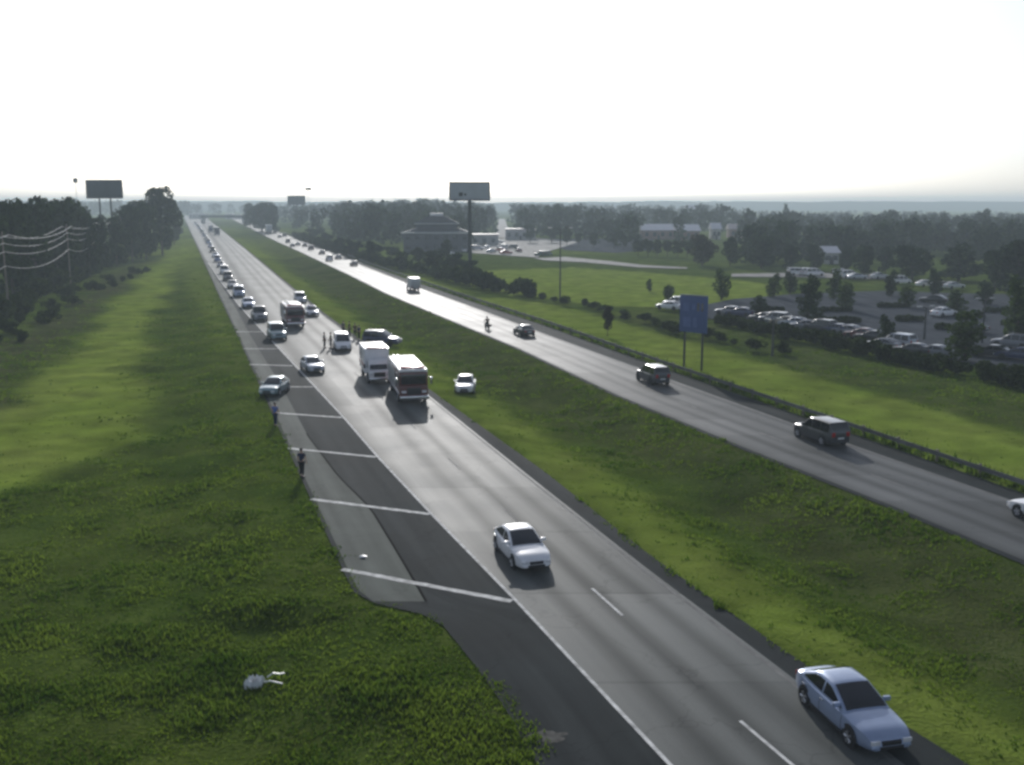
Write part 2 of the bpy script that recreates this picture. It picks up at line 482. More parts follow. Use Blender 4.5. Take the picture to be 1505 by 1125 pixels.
def grass_material(name, use_attr=True, gain=1.0):
    m = bpy.data.materials.new(name); m.use_nodes = True
    nt = m.node_tree; n = nt.nodes; l = nt.links
    b = n["Principled BSDF"]; b.inputs["Roughness"].default_value = 0.9; b.inputs["Specular IOR Level"].default_value = 0.0
    geo = n.new("ShaderNodeNewGeometry")

    def noise(s, d=5, st=None):
        q = n.new("ShaderNodeTexNoise"); q.inputs["Scale"].default_value = s; q.inputs["Detail"].default_value = d
        if st:
            mp = n.new("ShaderNodeMapping"); mp.inputs["Scale"].default_value = st; l.new(geo.outputs["Position"], mp.inputs[0]); l.new(mp.outputs[0], q.inputs["Vector"])
        else:
            l.new(geo.outputs["Position"], q.inputs["Vector"])
        return q.outputs["Fac"]

    def ramp(f, c0, c1, p0=0.35, p1=0.65):
        q = n.new("ShaderNodeValToRGB"); q.color_ramp.elements[0].position = p0; q.color_ramp.elements[1].position = p1
        q.color_ramp.elements[0].color = tuple(c * gain for c in c0) + (1,); q.color_ramp.elements[1].color = tuple(c * gain for c in c1) + (1,); l.new(f, q.inputs["Fac"]); return q.outputs["Color"]

    def mix(f, a, c):
        q = n.new("ShaderNodeMix"); q.data_type = 'RGBA'
        if isinstance(f, float): q.inputs[0].default_value = f
        else: l.new(f, q.inputs[0])
        l.new(a, q.inputs[6]); l.new(c, q.inputs[7]); return q.outputs[2]
    big, mid, fine = noise(0.12, 4), noise(0.9, 6), noise(6.0, 6)
    tall = mix(mid, ramp(fine, (0.036, 0.068, 0.010), (0.098, 0.138, 0.026)), ramp(big, (0.048, 0.086, 0.013), (0.122, 0.152, 0.034)))
    short = mix(mid, ramp(fine, (0.150, 0.220, 0.028), (0.215, 0.280, 0.050)), ramp(big, (0.160, 0.228, 0.030), (0.225, 0.272, 0.056)))
    dry = mix(mid, ramp(fine, (0.038, 0.050, 0.018), (0.088, 0.088, 0.044)), ramp(big, (0.046, 0.060, 0.022), (0.096, 0.096, 0.05)))
    col = tall
    if use_attr:
        a1 = n.new("ShaderNodeAttribute"); a1.attribute_name = "mown"; a2 = n.new("ShaderNodeAttribute"); a2.attribute_name = "dry"
        col = mix(a2.outputs["Fac"], mix(a1.outputs["Fac"], tall, short), dry)
    pm = n.new("ShaderNodeMapRange"); pm.inputs[1].default_value = .32; pm.inputs[2].default_value = .68; pm.inputs[3].default_value = .70; pm.inputs[4].default_value = 1.2
    l.new(noise(0.32, 5), pm.inputs[0]); ps = n.new("ShaderNodeVectorMath"); ps.operation = 'SCALE'; l.new(col, ps.inputs[0]); l.new(pm.outputs[0], ps.inputs["Scale"]); col = ps.outputs[0]
    l.new(col, b.inputs["Base Color"])
    bp = n.new("ShaderNodeBump"); bp.inputs["Strength"].default_value = 0.5; bp.inputs["Distance"].default_value = 0.25
    ad = n.new("ShaderNodeMath"); l.new(mid, ad.inputs[0]); l.new(fine, ad.inputs[1])
    l.new(ad.outputs[0], bp.inputs["Height"]); l.new(bp.outputs[0], b.inputs["Normal"])
    return m


tag(link("ground", gme, None, grass_material("meadow")), kind='structure')


# ------------------------------------------------------------------ roads
def strip(name, la, lb, mat, z, y0=10.0, y1=1480.0, cols=3, from_right=False):
    yy = [y0]
    while yy[-1] < y1:
        yy.append(min(y1, yy[-1] + max(1.0, yy[-1] * 0.03)))
    yy = np.array(yy)
    xa, xb = (la(yy) if callable(la) else la), (lb(yy) if callable(lb) else lb)
    xb = np.maximum(xb, xa + 0.02)
    V, U, Q = [], [], []
    k = cols + 1
    for i, y in enumerate(yy):
        for j in range(k):
            x = xa[i] + (xb[i] - xa[i]) * j / cols
            V.append((x, y, z)); U.append((((xb[i] - x) if from_right else (x - xa[i])) * 0.95, y * 1.05))
    for i in range(len(yy) - 1):
        for j in range(cols):
            a = i * k + j; Q.append((a, a + 1, a + k + 1, a + k))
    return link(name, np_mesh(name, V, Q, U), None, mat)


class Off:
    def __init__(s, f, d): s.f, s.d = f, d
    def __call__(s, y): return s.f(y) + s.d


M_ASPHALT = pavement("dark_asphalt", (0.036, 0.041, 0.042), 0.8, spec=0.05, ior=1.25)
M_SHOULDER = pavement("old_shoulder_concrete", (0.105, 0.116, 0.103), 0.8, spec=0.03, var=0.25)
M_LANES = pavement("worn_concrete_lanes", (0.13, 0.138, 0.132), 0.6, streaks=[(1.6, 0.8, 0.64), (3.5, 0.75, 0.58), (5.3, 0.85, 0.62), (8.6, 1.8, 0.5)], spec=0.12, ior=1.3, var=0.12, joints=(3.55, 9.0))
M_LANES2 = pavement("far_carriageway_concrete", (0.112, 0.117, 0.116), 0.58, streaks=[(0.0, 0.8, 0.7), (2.2, 0.7, 0.72), (3.9, 0.7, 0.7), (5.9, 0.7, 0.72), (7.6, 0.7, 0.7)], spec=0.12, ior=1.3, var=0.14, joints=(3.75, 6.0))

tag(strip("highway", L_A, L_D, M_ASPHALT, 0.0, cols=6), kind='structure')
tag(strip("shoulder_pavement", lambda y: L_A(y) + 0.25, L_M, M_SHOULDER, 0.004, y0=42), kind='structure')
tag(strip("highway_lanes", L_W, L_S, M_LANES, 0.004, cols=8, from_right=True), kind='structure')
tag(strip("far_highway", L_E, L_FG, M_ASPHALT, 0.0, cols=4), kind='structure')
tag(strip("far_highway_lanes", lambda y: L_E(y) + 0.5, L_F, M_LANES2, 0.004, cols=8), kind='structure')
tag(strip("edge_line_marking", Off(L_W, -0.07), Off(L_W, 0.09), M_WHITEPAINT, 0.008, y1=300, cols=1), kind='structure')
tag(strip("far_edge_line_marking", Off(L_F, -0.35), Off(L_F, -0.18), M_FAINTPAINT, 0.008, y1=300, cols=1), kind='structure')
tag(strip("median_edge_line_marking", Off(L_S, -0.32), Off(L_S, -0.18), M_FAINTPAINT, 0.008, y1=300, cols=1), kind='structure')


def ribbon(p, q, width, z, n=26, jag=0.0):
    """a straight painted bar from p to q with slightly ragged edges"""
    d = (q - p); L = d.length; d.normalize(); s = Vector((-d.y, d.x, 0))
    V, Q = [], []
    for i in range(n + 1):
        c = p + d * (L * i / n)
        for sg in (-1, 1):
            o = c + s * sg * (width / 2 + random.uniform(-jag, jag)); V.append((o.x, o.y, z))
    for i in range(n):
        a = i * 2; Q.append((a, a + 1, a + 3, a + 2))
    return V, Q


def marking(name, bars, mat, width, jag=0.0):
    V, Q = [], []
    for p, q in bars:
        v, f = ribbon(p, q, width, 0.0085, jag=jag)
        Q += [tuple(a + len(V) for a in r) for r in f]; V += v
    return tag(link(name, np_mesh(name, V, Q), None, mat), kind='structure')


hatch = [((503, 837), (752, 884)), ((457, 734), (632, 756)), ((422, 659), (553, 672)), ((403, 607), (502, 614)), ((385, 569), (460, 569)), ((367, 536), (430, 538)), ((358, 513), (409, 513)), ((347, 488), (386, 488))]
marking("hatched_bar_marking", [(at(*a), at(*b)) for a, b in hatch], M_WHITEPAINT, 0.36, 0.03)
d0, d1 = at(870, 865).y, at(1088, 1060).y
cyc = d0 - d1; dl = d0 - at(915, 905).y
dash = []
for k in range(-1, 3):
    y = d1 + k * cyc
    if k in (0, 1):
        dash.append((Vector((float(L_C(y - dl)), y - dl, 0)), Vector((float(L_C(y)), y, 0))))
marking("lane_dash_marking", dash, M_WHITEPAINT, 0.13)
worn = []  # dashes lost in the road glare, greyed by colour to fade them
for k in range(2, 22):
    y = d1 + k * cyc
    worn.append((Vector((float(L_C(y - dl)), y - dl, 0)), Vector((float(L_C(y)), y, 0))))
marking("glare_faded_dash_marking", worn, M_FAINTPAINT, 0.10)
fd = []
for k in range(26):
    y = 48 + k * 12.2
    fd.append((Vector((float(L_E(y)) * .5 + float(L_F(y)) * .5, y, 0)), Vector((float(L_E(y + 3)) * .5 + float(L_F(y + 3)) * .5, y + 3, 0))))
marking("far_lane_dash_marking", fd, M_FAINTPAINT, 0.12)
# dark construction joint between old shoulder and newer asphalt
tag(strip("pavement_joint", Off(L_M, -0.06), Off(L_M, 0.07), principled("joint_tar", (0.010, 0.010, 0.010), 0.95, spec=0.02), 0.0065, y0=42, y1=75, cols=1), kind='structure')


def sheet(name, px, mat, z):
    P = [at(a, b, 0) for a, b in px]
    bm = bmesh.new(); bm.faces.new([bm.verts.new((p.x, p.y, z)) for p in P])
    bmesh.ops.triangulate(bm, faces=bm.faces[:])
    me = bpy.data.meshes.new(name); uv = bm.loops.layers.uv.new("UVMap")
    for f in bm.faces:
        for lp in f.loops: lp[uv].uv = (lp.vert.co.x, lp.vert.co.y)
    bmesh.ops.recalc_face_normals(bm, faces=bm.faces[:])
    if bm.faces and bm.faces[0].normal.z < 0: bmesh.ops.reverse_faces(bm, faces=bm.faces[:])
    bm.to_mesh(me); bm.free()
    return tag(link(name, me, None, mat), kind='structure')


M_LOT = pavement("car_park_asphalt", (0.078, 0.086, 0.098), 0.95, spec=0.01, ior=1.08)
M_PALE = pavement("pale_concrete", (0.22, 0.215, 0.205), 0.85, spec=0.06)
sheet("car_park", [(1020, 452), (1080, 440), (1180, 432), (1300, 428), (1420, 432), (1700, 436), (1760, 560), (1505, 548), (1440, 540), (1390, 528), (1300, 512), (1200, 494), (1100, 478), (1000, 462)], M_LOT, 0.07)
sheet("forecourt", [(690, 372), (700, 352), (790, 350), (850, 356), (800, 372), (790, 379)], M_PALE, 0.06)
sheet("service_road", [(785, 380), (830, 378), (900, 384.5), (945, 390), (1010, 393.5), (1010, 395.5), (940, 393.5), (860, 386), (800, 383)], M_PALE, 0.055)
sheet("far_row_pavement", [(1075, 403), (1180, 401), (1300, 404), (1330, 412), (1180, 408), (1075, 407)], M_PALE, 0.055)
sheet("distant_car_park", [(800, 352), (960, 350), (960, 368), (905, 372), (830, 368)], M_LOT, 0.05)
sheet("side_road", [(733, 322), (742, 322), (752, 350), (728, 350)], M_PALE, 0.05)


# ------------------------------------------------------------------ cars
SPEC = {
    'sedan': dict(L=4.75, W=1.84, H=1.45, top=[(-1, .50), (-.985, .84), (-.92, .97), (-.66, 1.0), (-.3, .95), (.35, .94), (.46, .92), (.8, .83), (.9, .76), (.965, .66), (1, .44)], g=(-.80, -.43, -.02, .42), wb=(.58, -.58), wr=.33),
    'suv': dict(L=4.8, W=1.92, H=1.80, top=[(-1, .55), (-.985, 1.0), (-.9, 1.08), (.35, 1.06), (.5, 1.05), (.84, .97), (.95, .84), (1, .5)], g=(-.985, -.86, .08, .47), wb=(.60, -.60), wr=.37),
    'van': dict(L=5.0, W=1.96, H=1.86, top=[(-1, .55), (-.985, 1.0), (-.9, 1.06), (.5, 1.04), (.68, 1.0), (.88, .86), (.97, .70), (1, .5)], g=(-.99, -.92, .18, .68), wb=(.62, -.58), wr=.34),
    'pickup': dict(L=5.6, W=1.96, H=1.86, top=[(-1, .60), (-.99, 1.05), (-.3, 1.06), (.35, 1.08), (.5, 1.07), (.86, 1.0), (.96, .86), (1, .5)], g=(-.24, -.16, .16, .46), wb=(.62, -.60), wr=.39),
}
CAR = {}


def lerp_pts(pts, t):
    return float(np.interp(t, [p[0] for p in pts], [p[1] for p in pts]))


def car_meshes(kind):
    if kind in CAR: return CAR[kind]
    s = SPEC[kind]; L, W, H = s['L'], s['W'], s['H']; hl = L / 2
    rb, rr, rf, cw = s['g']

    def hw(t): return W / 2 * (1 - 0.05 * abs(t) ** 2 - 0.22 * abs(t) ** 6)
    def zb(t): return 0.24 + 0.10 * abs(t) ** 10
    def zt(t): return lerp_pts(s['top'], t)
    ts = sorted(set(list(np.linspace(-1, 1, 31)) + [-.985, -.955, .985, .955]))
    rings = []
    for t in ts:
        w_, b_, z_ = hw(t), zb(t), zt(t); h = z_ - b_
        half = [(0, b_), (.86 * w_, b_), (.965 * w_, b_ + .06), (w_, b_ + .35 * h), (w_ * .995, b_ + .62 * h), (w_ * .955, z_ - .10 * min(1, h)), (w_ * .88, z_ - .025), (w_ * .55, z_ + .012), (0, z_ + .02)]
        rings.append([(t * hl, y, z) for y, z in half] + [(t * hl, -y, z) for y, z in half[-2:0:-1]])
    body = MB(); body.loft(rings)
    wbase = .90; wroof = .70 if kind == 'sedan' else .78

    def ztop(t):
        z0 = zt(t)
        if t <= rr: k = (t - rb) / (rr - rb)
        elif t >= rf: k = (cw - t) / (cw - rf)
        else: return H - 0.05 * ((t - (rr + rf) / 2) / (rf - rr)) ** 2 * 2
        k = max(0, min(1, k)); k = k ** 0.88
        return z0 + (H - 0.025 - z0) * k

    def sidew(t, z):                      # half width of the cabin at height z
        z0 = zt(t) - .06; k = (z - z0) / (H - z0)
        return hw(0) * (wbase + (wroof - wbase) * max(0, min(1, k)))
    cr = []
    for t in sorted(set(list(np.linspace(rb, rr, 7)) + list(np.linspace(rr, rf, 7)) + list(np.linspace(rf, cw, 7)))):
        z1 = ztop(t); z0 = zt(t) - .05
        z1 = max(z1, z0 + .03)
        e = max(z0 + .01, z1 - .055)
        a, b = sidew(t, z0), sidew(t, e)
        half = [(0, z0), (a, z0), ((a + b) / 2 + .008, (z0 + e) / 2), (b, e), (b - .05, e + (z1 - e) * .75), (b * .55, z1 + .008), (0, z1 + .016)]
        cr.append([(t * hl, y, z) for y, z in half] + [(t * hl, -y, z) for y, z in half[-2:0:-1]])
    body.loft(cr)
    if kind == 'pickup':                  # bed walls and tailgate round a dark bed
        for sg in (-1, 1): body.box(-hl * .985, -hl * .25, sg * W * .40 - .05, sg * W * .40 + .05, 1.0, 1.16, .02)
        body.box(-hl * .99, -hl * .955, -W * .42, W * .42, 1.0, 1.16, .02)
    out = {'body': body.mesh(kind + "_body", 40)}

    def top_patch(t0, t1, inset):
        o, i_ = [], []
        for t in np.linspace(t0, t1, 6):
            z = ztop(t); wv = sidew(t, z - .05) - inset
            row, row2 = [], []
            for u in np.linspace(-1, 1, 7):
                zz = z + .016 - .016 * u * u * 1.3
                row.append((t * hl, u * wv, zz + .016)); row2.append((t * hl, u * wv, zz - .01))
            o.append(row); i_.append(row2)
        return o, i_
    dF, dB = cw - rf, rr - rb
    out['windscreen'] = MB().slab(*top_patch(rf + dF * .05, cw - dF * .07, .085)).mesh("windscreen", 30)
    out['rear_window'] = MB().slab(*top_patch(rb + dB * (.12 if kind == 'sedan' else .25), rr - dB * .06, .11)).mesh("rear_window", 30)

    def side(sg, t0, t1):
        o, i_ = [], []
        for t in np.linspace(t0, t1, 7):
            lo = zt(t) + .025; hi = max(lo + .02, ztop(t) - .10)
            r1, r2 = [], []
            for z in np.linspace(lo, hi, 4):
                y = sidew(t, z) + .010
                r1.append((t * hl, sg * y, z)); r2.append((t * hl, sg * (y - .025), z))
            o.append(r1); i_.append(r2)
        return o, i_
    a0, a1 = rb + dB * .38, cw - dF * .22
    if kind == 'pickup': a0 = rr - dB * .2
    if kind != 'sedan' and kind != 'pickup': a0 = rr - dB * .1
    cuts = [a0, (a0 + a1) / 2 - .02, (a0 + a1) / 2 + .015, a1] if kind in ('sedan', 'pickup') else [a0, a0 + (a1 - a0) * .31, a0 + (a1 - a0) * .335, a0 + (a1 - a0) * .64, a0 + (a1 - a0) * .67, a1]
    out['side_windows'] = [MB().slab(*side(sg, cuts[i], cuts[i + 1])).mesh("side_window", 30) for sg in (-1, 1) for i in range(0, len(cuts), 2)]
    r = s['wr']; wh = []
    prof = [(r * .62, -.10), (r * .93, -.105), (r, -.07), (r, .07), (r * .93, .105), (r * .62, .10)]
    out['tyre'] = MB().lathe_y(prof, 22).mesh("tyre", 40)
    rim = MB().lathe_y([(r * .6, .085), (r * .60, .108), (r * .5, .095), (r * .2, .085), (r * .18, .11)], 16)
    for k in range(5):
        a = k / 5 * 6.283; rim.tube((r * .12 * math.cos(a), .10, r * .12 * math.sin(a)), (r * .58 * math.cos(a), .104, r * .58 * math.sin(a)), .035, .045, 6)
    out['rim'] = rim.mesh("rim", 40)
    arch = MB().lathe_y([(r * 1.2, -.03), (r * 1.2, .012)], 22).mesh("wheel_arch", 40)
    out['arch'] = arch
    pos = []
    for t in s['wb']:
        for sg in (-1, 1): pos.append((t * hl, sg * (hw(t) - .085), r, sg, hw(t)))
    out['wheels'] = pos
    zl = zt(.94) - .14

    def corner(t, sg, y0, y1, z0, z1, d):
        w_ = hw(t); m = MB()
        x = hl * t
        m.box(min(x, x + d), max(x, x + d), min(sg * w_ * y0, sg * w_ * y1), max(sg * w_ * y0, sg * w_ * y1), z0, z1, .02)
        return m.mesh("lamp", 40)
    out['headlights'] = [corner(.965, sg, .55, .99, zl - .06, zl + .08, .07) for sg in (-1, 1)]
    zr = .72 if kind == 'sedan' else .84
    out['taillights'] = [corner(-.972, sg, .62, 1.0, zr - .05, zr + (.13 if kind == 'sedan' else .28), -.05) for sg in (-1, 1)]
    out['grille'] = MB().box(hl * .965, hl * 1.004, -hw(1) * .5, hw(1) * .5, zl - .09, zl + .05, .015).mesh("grille")
    out['lower_intake'] = MB().box(hl * .965, hl * 1.006, -hw(1) * .62, hw(1) * .62, .33, .45, .015).mesh("lower_intake")
    out['mirrors'] = [MB().box(hl * (cw - dF * .35) - .06, hl * (cw - dF * .35) + .06, min(sg * W * .43, sg * W * .565), max(sg * W * .43, sg * W * .565), zt(.3) + .05, zt(.3) + .20, .03).mesh("mirror") for sg in (-1, 1)]
    out['number_plate'] = MB().box(-hl * 1.008, -hl * .99, -.25, .25, .62, .74, .004).mesh("number_plate")
    bar = MB().box(-.16, .16, -.58, .58, H + .03, H + .16, .03); bar.box(-.10, .10, -.5, -.4, H - .01, H + .04); bar.box(-.10, .10, .4, .5, H - .01, H + .04)
    out['light_bar'] = bar.mesh("light_bar")
    rk = MB()
    for sg in (-1, 1): rk.path([(hl * rr, sg * hw(0) * .62, H - .01), (hl * rr + .1, sg * hw(0) * .62, H + .05), (hl * rf - .1, sg * hw(0) * .62, H + .05), (hl * rf, sg * hw(0) * .62, H - .01)], .022, 6)
    out['roof_rack'] = rk.mesh("roof_rack")
    if kind == 'pickup':
        out['bed'] = MB().box(-hl * .95, -hl * .26, -W * .36, W * .36, 1.05, 1.088, .005).mesh("bed")
    sm = []
    for sg in (-1, 1):
        for t in (cuts[0] - .02, (cuts[1] + cuts[2]) / 2, min(cuts[-1] + .06, .42)):
            q = MB(); tt = (t - .004, t + .004)
            zz = np.linspace(.36, zt(t) - .07, 6); f = lambda z: hw(t) * float(np.interp(z, [.3, .45, .7, zt(t) - .1, zt(t)], [.97, 1, .995, .958, .90]))
            q.slab([[(u * hl, sg * (f(z) + .004), z) for z in zz] for u in tt], [[(u * hl, sg * (f(z) - .02), z) for z in zz] for u in tt])
            sm.append(q.mesh("door_seam"))
    out['seams'] = sm
    out['skirts'] = [MB().box(s['wb'][1] * hl + s['wr'] + .05, s['wb'][0] * hl - s['wr'] - .05, min(sg * hw(0) * .93, sg * (hw(0) + .006)), max(sg * hw(0) * .93, sg * (hw(0) + .006)), .22, .33, .015).mesh("side_skirt") for sg in (-1, 1)]
    out['handles'] = [MB().box(hl * (c_ + .01), hl * (c_ + .01) + .2, min(sg * W * .48, sg * (W * .498 + .012)), max(sg * W * .48, sg * (W * .498 + .012)), zt(0) - .17, zt(0) - .13, .01).mesh("door_handle") for sg in (-1, 1) for c_ in (cuts[0], (cuts[1] + cuts[2]) / 2)]
    out['stripe'] = [MB().slab([[(t * hl, sg * (hw(t) + .006), z) for z in (.62, .80)] for t in np.linspace(-.9, .9, 12)], [[(t * hl, sg * (hw(t) - .02), z) for z in (.62, .80)] for t in np.linspace(-.9, .9, 12)]).mesh("stripe") for sg in (-1, 1)]
    CAR[kind] = out
    return out


def car(kind, color, label, cat, px, heading, name=None, group=None, lod=None, loc=None, police=False, rack=False, open_trunk=False):
    """px = photo point of the middle of the car on the ground"""
    p = loc or at(*px)
    zg = float(ground_z(np.array([p.x]), np.array([p.y]))[0])
    on_road = (L_A(p.y) < p.x < L_D(p.y)) or (L_E(p.y) < p.x < L_FG(p.y))
    z = 0.01 if on_road or loc else zg
    if loc: z = loc.z
    m = car_meshes(kind); mat = PAINT[color]
    d = p.y
    if lod is None: lod = 0 if d < 95 else (1 if d < 260 else 2)
    nm = {'sedan': 'car', 'suv': 'suv', 'van': 'minivan', 'pickup': 'pickup_truck'}[kind]
    t = thing(name or nm, label, cat, (p.x, p.y, z), heading, group)
    link('body', m['body'], t, mat)
    link('windscreen', m['windscreen'], t, M_GLASS)
    link('rear_window', m['rear_window'], t, M_GLASS)
    for sw in m['side_windows']: link('side_window', sw, t, M_GLASS)
    for (x, y, r, sg, hw_) in m['wheels']:
        wl = link('wheel', m['tyre'], t, M_TYRE, (x, y, r), 0 if sg > 0 else math.pi)
        if lod == 0:
            link('rim', m['rim'], wl, M_RIM)
        if lod <= 1:
            link('wheel_arch', m['arch'], t, M_BLACK, (x, sg * (hw_ - .005), r + .02), 0 if sg > 0 else math.pi)
    for h in m['headlights']: link('headlight', h, t, M_LAMP)
    for h in m['taillights']: link('tail_light', h, t, M_RED)
    if lod <= 1:
        link('grille', m['grille'], t, M_BLACK)
        for q in m['mirrors']: link('mirror', q, t, mat)
        link('lower_intake', m['lower_intake'], t, M_BLACK)
        link('number_plate', m['number_plate'], t, PAINT['offwhite'])
    if lod == 0:
        for q in m['seams']: link('door_seam', q, t, M_BLACK)
        for q in m['skirts']: link('side_skirt', q, t, M_BLACK)
        for q in m['handles']: link('door_handle', q, t, M_CHROME)
    if 'bed' in m: link('bed', m['bed'], t, M_BLACK)
    if police:
        lb = link('light_bar', m['light_bar'], t, M_BLUELAMP)
        for st in m['stripe']: link('stripe', st, t, PAINT['navy'])
    if rack: link('roof_rack', m['roof_rack'], t, M_BLACK)
    return t


def road_heading(line, y, toward=True):
    dx = float(line(y + 4) - line(y - 4)); a = math.atan2(8, dx)
    return a + math.pi if toward else a


def lcar(kind, color, label, cat, px, turn=0.0, **k):
    return car(kind, color, label, cat, px, road_heading(L_W if px[1] > 480 else L_D, at(*px).y) + turn, **k)


def rcar(kind, color, label, cat, px, **k):
    return car(kind, color, label, cat, px, road_heading(L_E, at(*px).y, False), **k)


# near traffic
lcar('sedan', 'bluesilver', "shiny silver-blue sedan passing at the lower right beside the median grass", "car", (1248, 1062), turn=R(-6))
lcar('sedan', 'white', "white car driving alone in the right lane beside the nearest hatched bar", "car", (766, 820), turn=R(-3))
lcar('sedan', 'offwhite', "pale sedan parked on the median grass right of the fire engine", "car", (684, 570), turn=R(-20), name='parked_car')
lcar('sedan', 'silver', "silver sedan moving along the white edge line past the parked vehicles", "car", (459, 545), turn=R(4))
lcar('sedan', 'teal', "pale blue sedan stopped on the hatched shoulder with a person before it", "car", (404, 578), turn=R(-24), name='parked_car')
lcar('van', 'white', "white minivan stopped in the lane just right of the standing people", "minivan", (503, 513), turn=R(-6))
lcar('suv', 'navy', "dark SUV stopped aslant at the grass edge behind the ambulance", "suv", (562, 506), turn=R(52), name='parked_suv', rack=True)
lcar('sedan', 'silver', "silver car stopped beside the grass, right behind the farther fire engine", "car", (458, 464), police=True, name='patrol_car')
lcar('suv', 'silver', "silver SUV stopped farthest back of the emergency vehicles near the median", "suv", (441, 445), police=False, name='parked_suv')

# the queue in the right-hand lane
Q = "queue of vehicles behind the blocked lanes"
qs = [('suv', 'teal', (407, 498), "pale teal SUV at the head of the stopped queue"),
      ('pickup', 'grey', (381, 470), "grey pickup second in the stopped queue, behind the teal SUV"),
      ('sedan', 'bluesilver', (365, 452), "blue-grey sedan third in the stopped queue"),
      ('suv', 'bluesilver', (351, 436), "blue-grey SUV fourth in the stopped queue"),
      ('sedan', 'grey', (342, 423.5), "grey sedan fifth in the stopped queue"),
      ('suv', 'charcoal', (335, 412), "charcoal SUV sixth in the stopped queue"),
      ('van', 'white', (330, 402.5), "white minivan seventh in the stopped queue"),
      ('sedan', 'navy', (324.5, 393), "navy sedan eighth in the stopped queue"),
      ('suv', 'blue', (320, 385), "blue SUV ninth in the stopped queue"),
      ('sedan', 'bluesilver', (316.5, 378.5), "blue-grey sedan tenth in the stopped queue"),
      ('suv', 'charcoal', (312.5, 371), "charcoal SUV eleventh in the stopped queue, between two blue cars"),
      ('sedan', 'blue', (309.5, 364.5), "blue sedan twelfth in the stopped queue"),
      ('suv', 'bluesilver', (306.5, 359), "blue-grey SUV thirteenth in the stopped queue"),
      ('sedan', 'black', (303, 353.5), "black sedan fourteenth in the stopped queue"),
      ('suv', 'silver', (300.5, 348.5), "silver SUV fifteenth in the stopped queue"),
      ('van', 'grey', (298, 344), "grey minivan sixteenth in the stopped queue"),
      ('sedan', 'bluesilver', (295.5, 340), "blue-grey sedan seventeenth in the stopped queue"),
      ('suv', 'bluesilver', (293, 336.5), "blue-grey SUV near the far tail of the stopped queue"),
      ('sedan', 'grey', (291, 333.5), "grey sedan near the far tail of the stopped queue"),
      ('van', 'white', (289, 331), "white van last in sight at the tail of the stopped queue")]
for kind, colr, px, lab in qs:
    lcar(kind, colr, lab, {'sedan': 'car', 'suv': 'suv', 'van': 'minivan', 'pickup': 'pickup truck'}[kind], px, group=Q).scale = (1.1, 1.1, 1.1)

for k, (px_, kd, cl_) in enumerate([((305, 356.4), 'suv', 'grey'), ((299.3, 346.2), 'sedan', 'silver'), ((296.7, 342), 'suv', 'navy'), ((294.2, 338.2), 'sedan', 'charcoal'), ((292, 335), 'suv', 'silver'), ((290, 332.2), 'sedan', 'bluesilver'), ((287.5, 329.6), 'suv', 'silver'), ((286.5, 328.4), 'sedan', 'white')]):
    lcar(kd, cl_, "tiny distant vehicle squeezed into the far tail of the stopped queue", "car", px_, name='queued_vehicle', group=Q)

# the far carriageway, driving away
G2 = "traffic driving away on the far carriageway"
rcar('suv', 'charcoal', "charcoal SUV driving away on the far carriageway, the nearest one wholly in view", "suv", (1205, 648), group=G2)
rcar('suv', 'charcoal', "dark SUV on the far carriageway left of the blue sign", "suv", (959, 562), group=G2)
rcar('sedan', 'black', "black sedan on the far carriageway just ahead of the motorcycle", "car", (770, 493), group=G2)
rcar('sedan', 'white', "white car cut off by the right edge of the picture on the far carriageway", "car", (1543, 769), group=G2)
rcar('sedan', 'black', "black car on the far carriageway beyond the white box truck", "car", (520, 391), group=G2)
rcar('suv', 'white', "white SUV among the far cluster on the distant carriageway", "suv", (484, 383.5), group=G2)
rcar('sedan', 'grey', "grey sedan beside the white SUV on the distant carriageway", "car", (497, 381), group=G2)
rcar('sedan', 'charcoal', "charcoal sedan leading the white SUV on the distant carriageway", "car", (473, 374), group=G2)
rcar('sedan', 'black', "black sedan hugging the guardrail far along the distant carriageway", "car", (448, 363), group=G2)
rcar('sedan', 'navy', "navy sedan by the median far along the distant carriageway", "car", (430, 363), group=G2)
rcar('suv', 'charcoal', "charcoal SUV just nearer than the distant white truck", "suv", (418, 348), group=G2)


for k, (px_, kd, cl_) in enumerate([((411, 349.5), 'sedan', 'charcoal'), ((423, 357), 'suv', 'navy'), ((438, 361), 'sedan', 'grey'), ((457, 367.5), 'suv', 'charcoal'), ((404, 343.5), 'suv', 'black'), ((387, 336.5), 'sedan', 'charcoal'), ((380, 334), 'suv', 'silver')]):
    rcar(kd, cl_, "tiny dim vehicle in the distant traffic at the far end of the outer carriageway", "car", px_, name='distant_vehicle', group=G2)

# ------------------------------------------------------------------ trucks
def wheel_set(t, m_wheels, lod=0):
    r = .5
    key = 'truckwheel'
    if key not in CAR:
        CAR[key] = (MB().lathe_y([(r * .6, -.14), (r * .95, -.145), (r, -.10), (r, .10), (r * .95, .145), (r * .6, .14)], 22).mesh("tyre", 40),
                    MB().lathe_y([(r * .58, .12), (r * .58, .15), (r * .45, .10), (r * .25, .10), (r * .22, .19), (r * .1, .20)], 18).mesh("rim", 40))
    for x, y in m_wheels:
        wl = link('wheel', CAR[key][0], t, M_TYRE, (x, y, r), 0 if y > 0 else math.pi)
        link('rim', CAR[key][1], wl, M_CHROME)


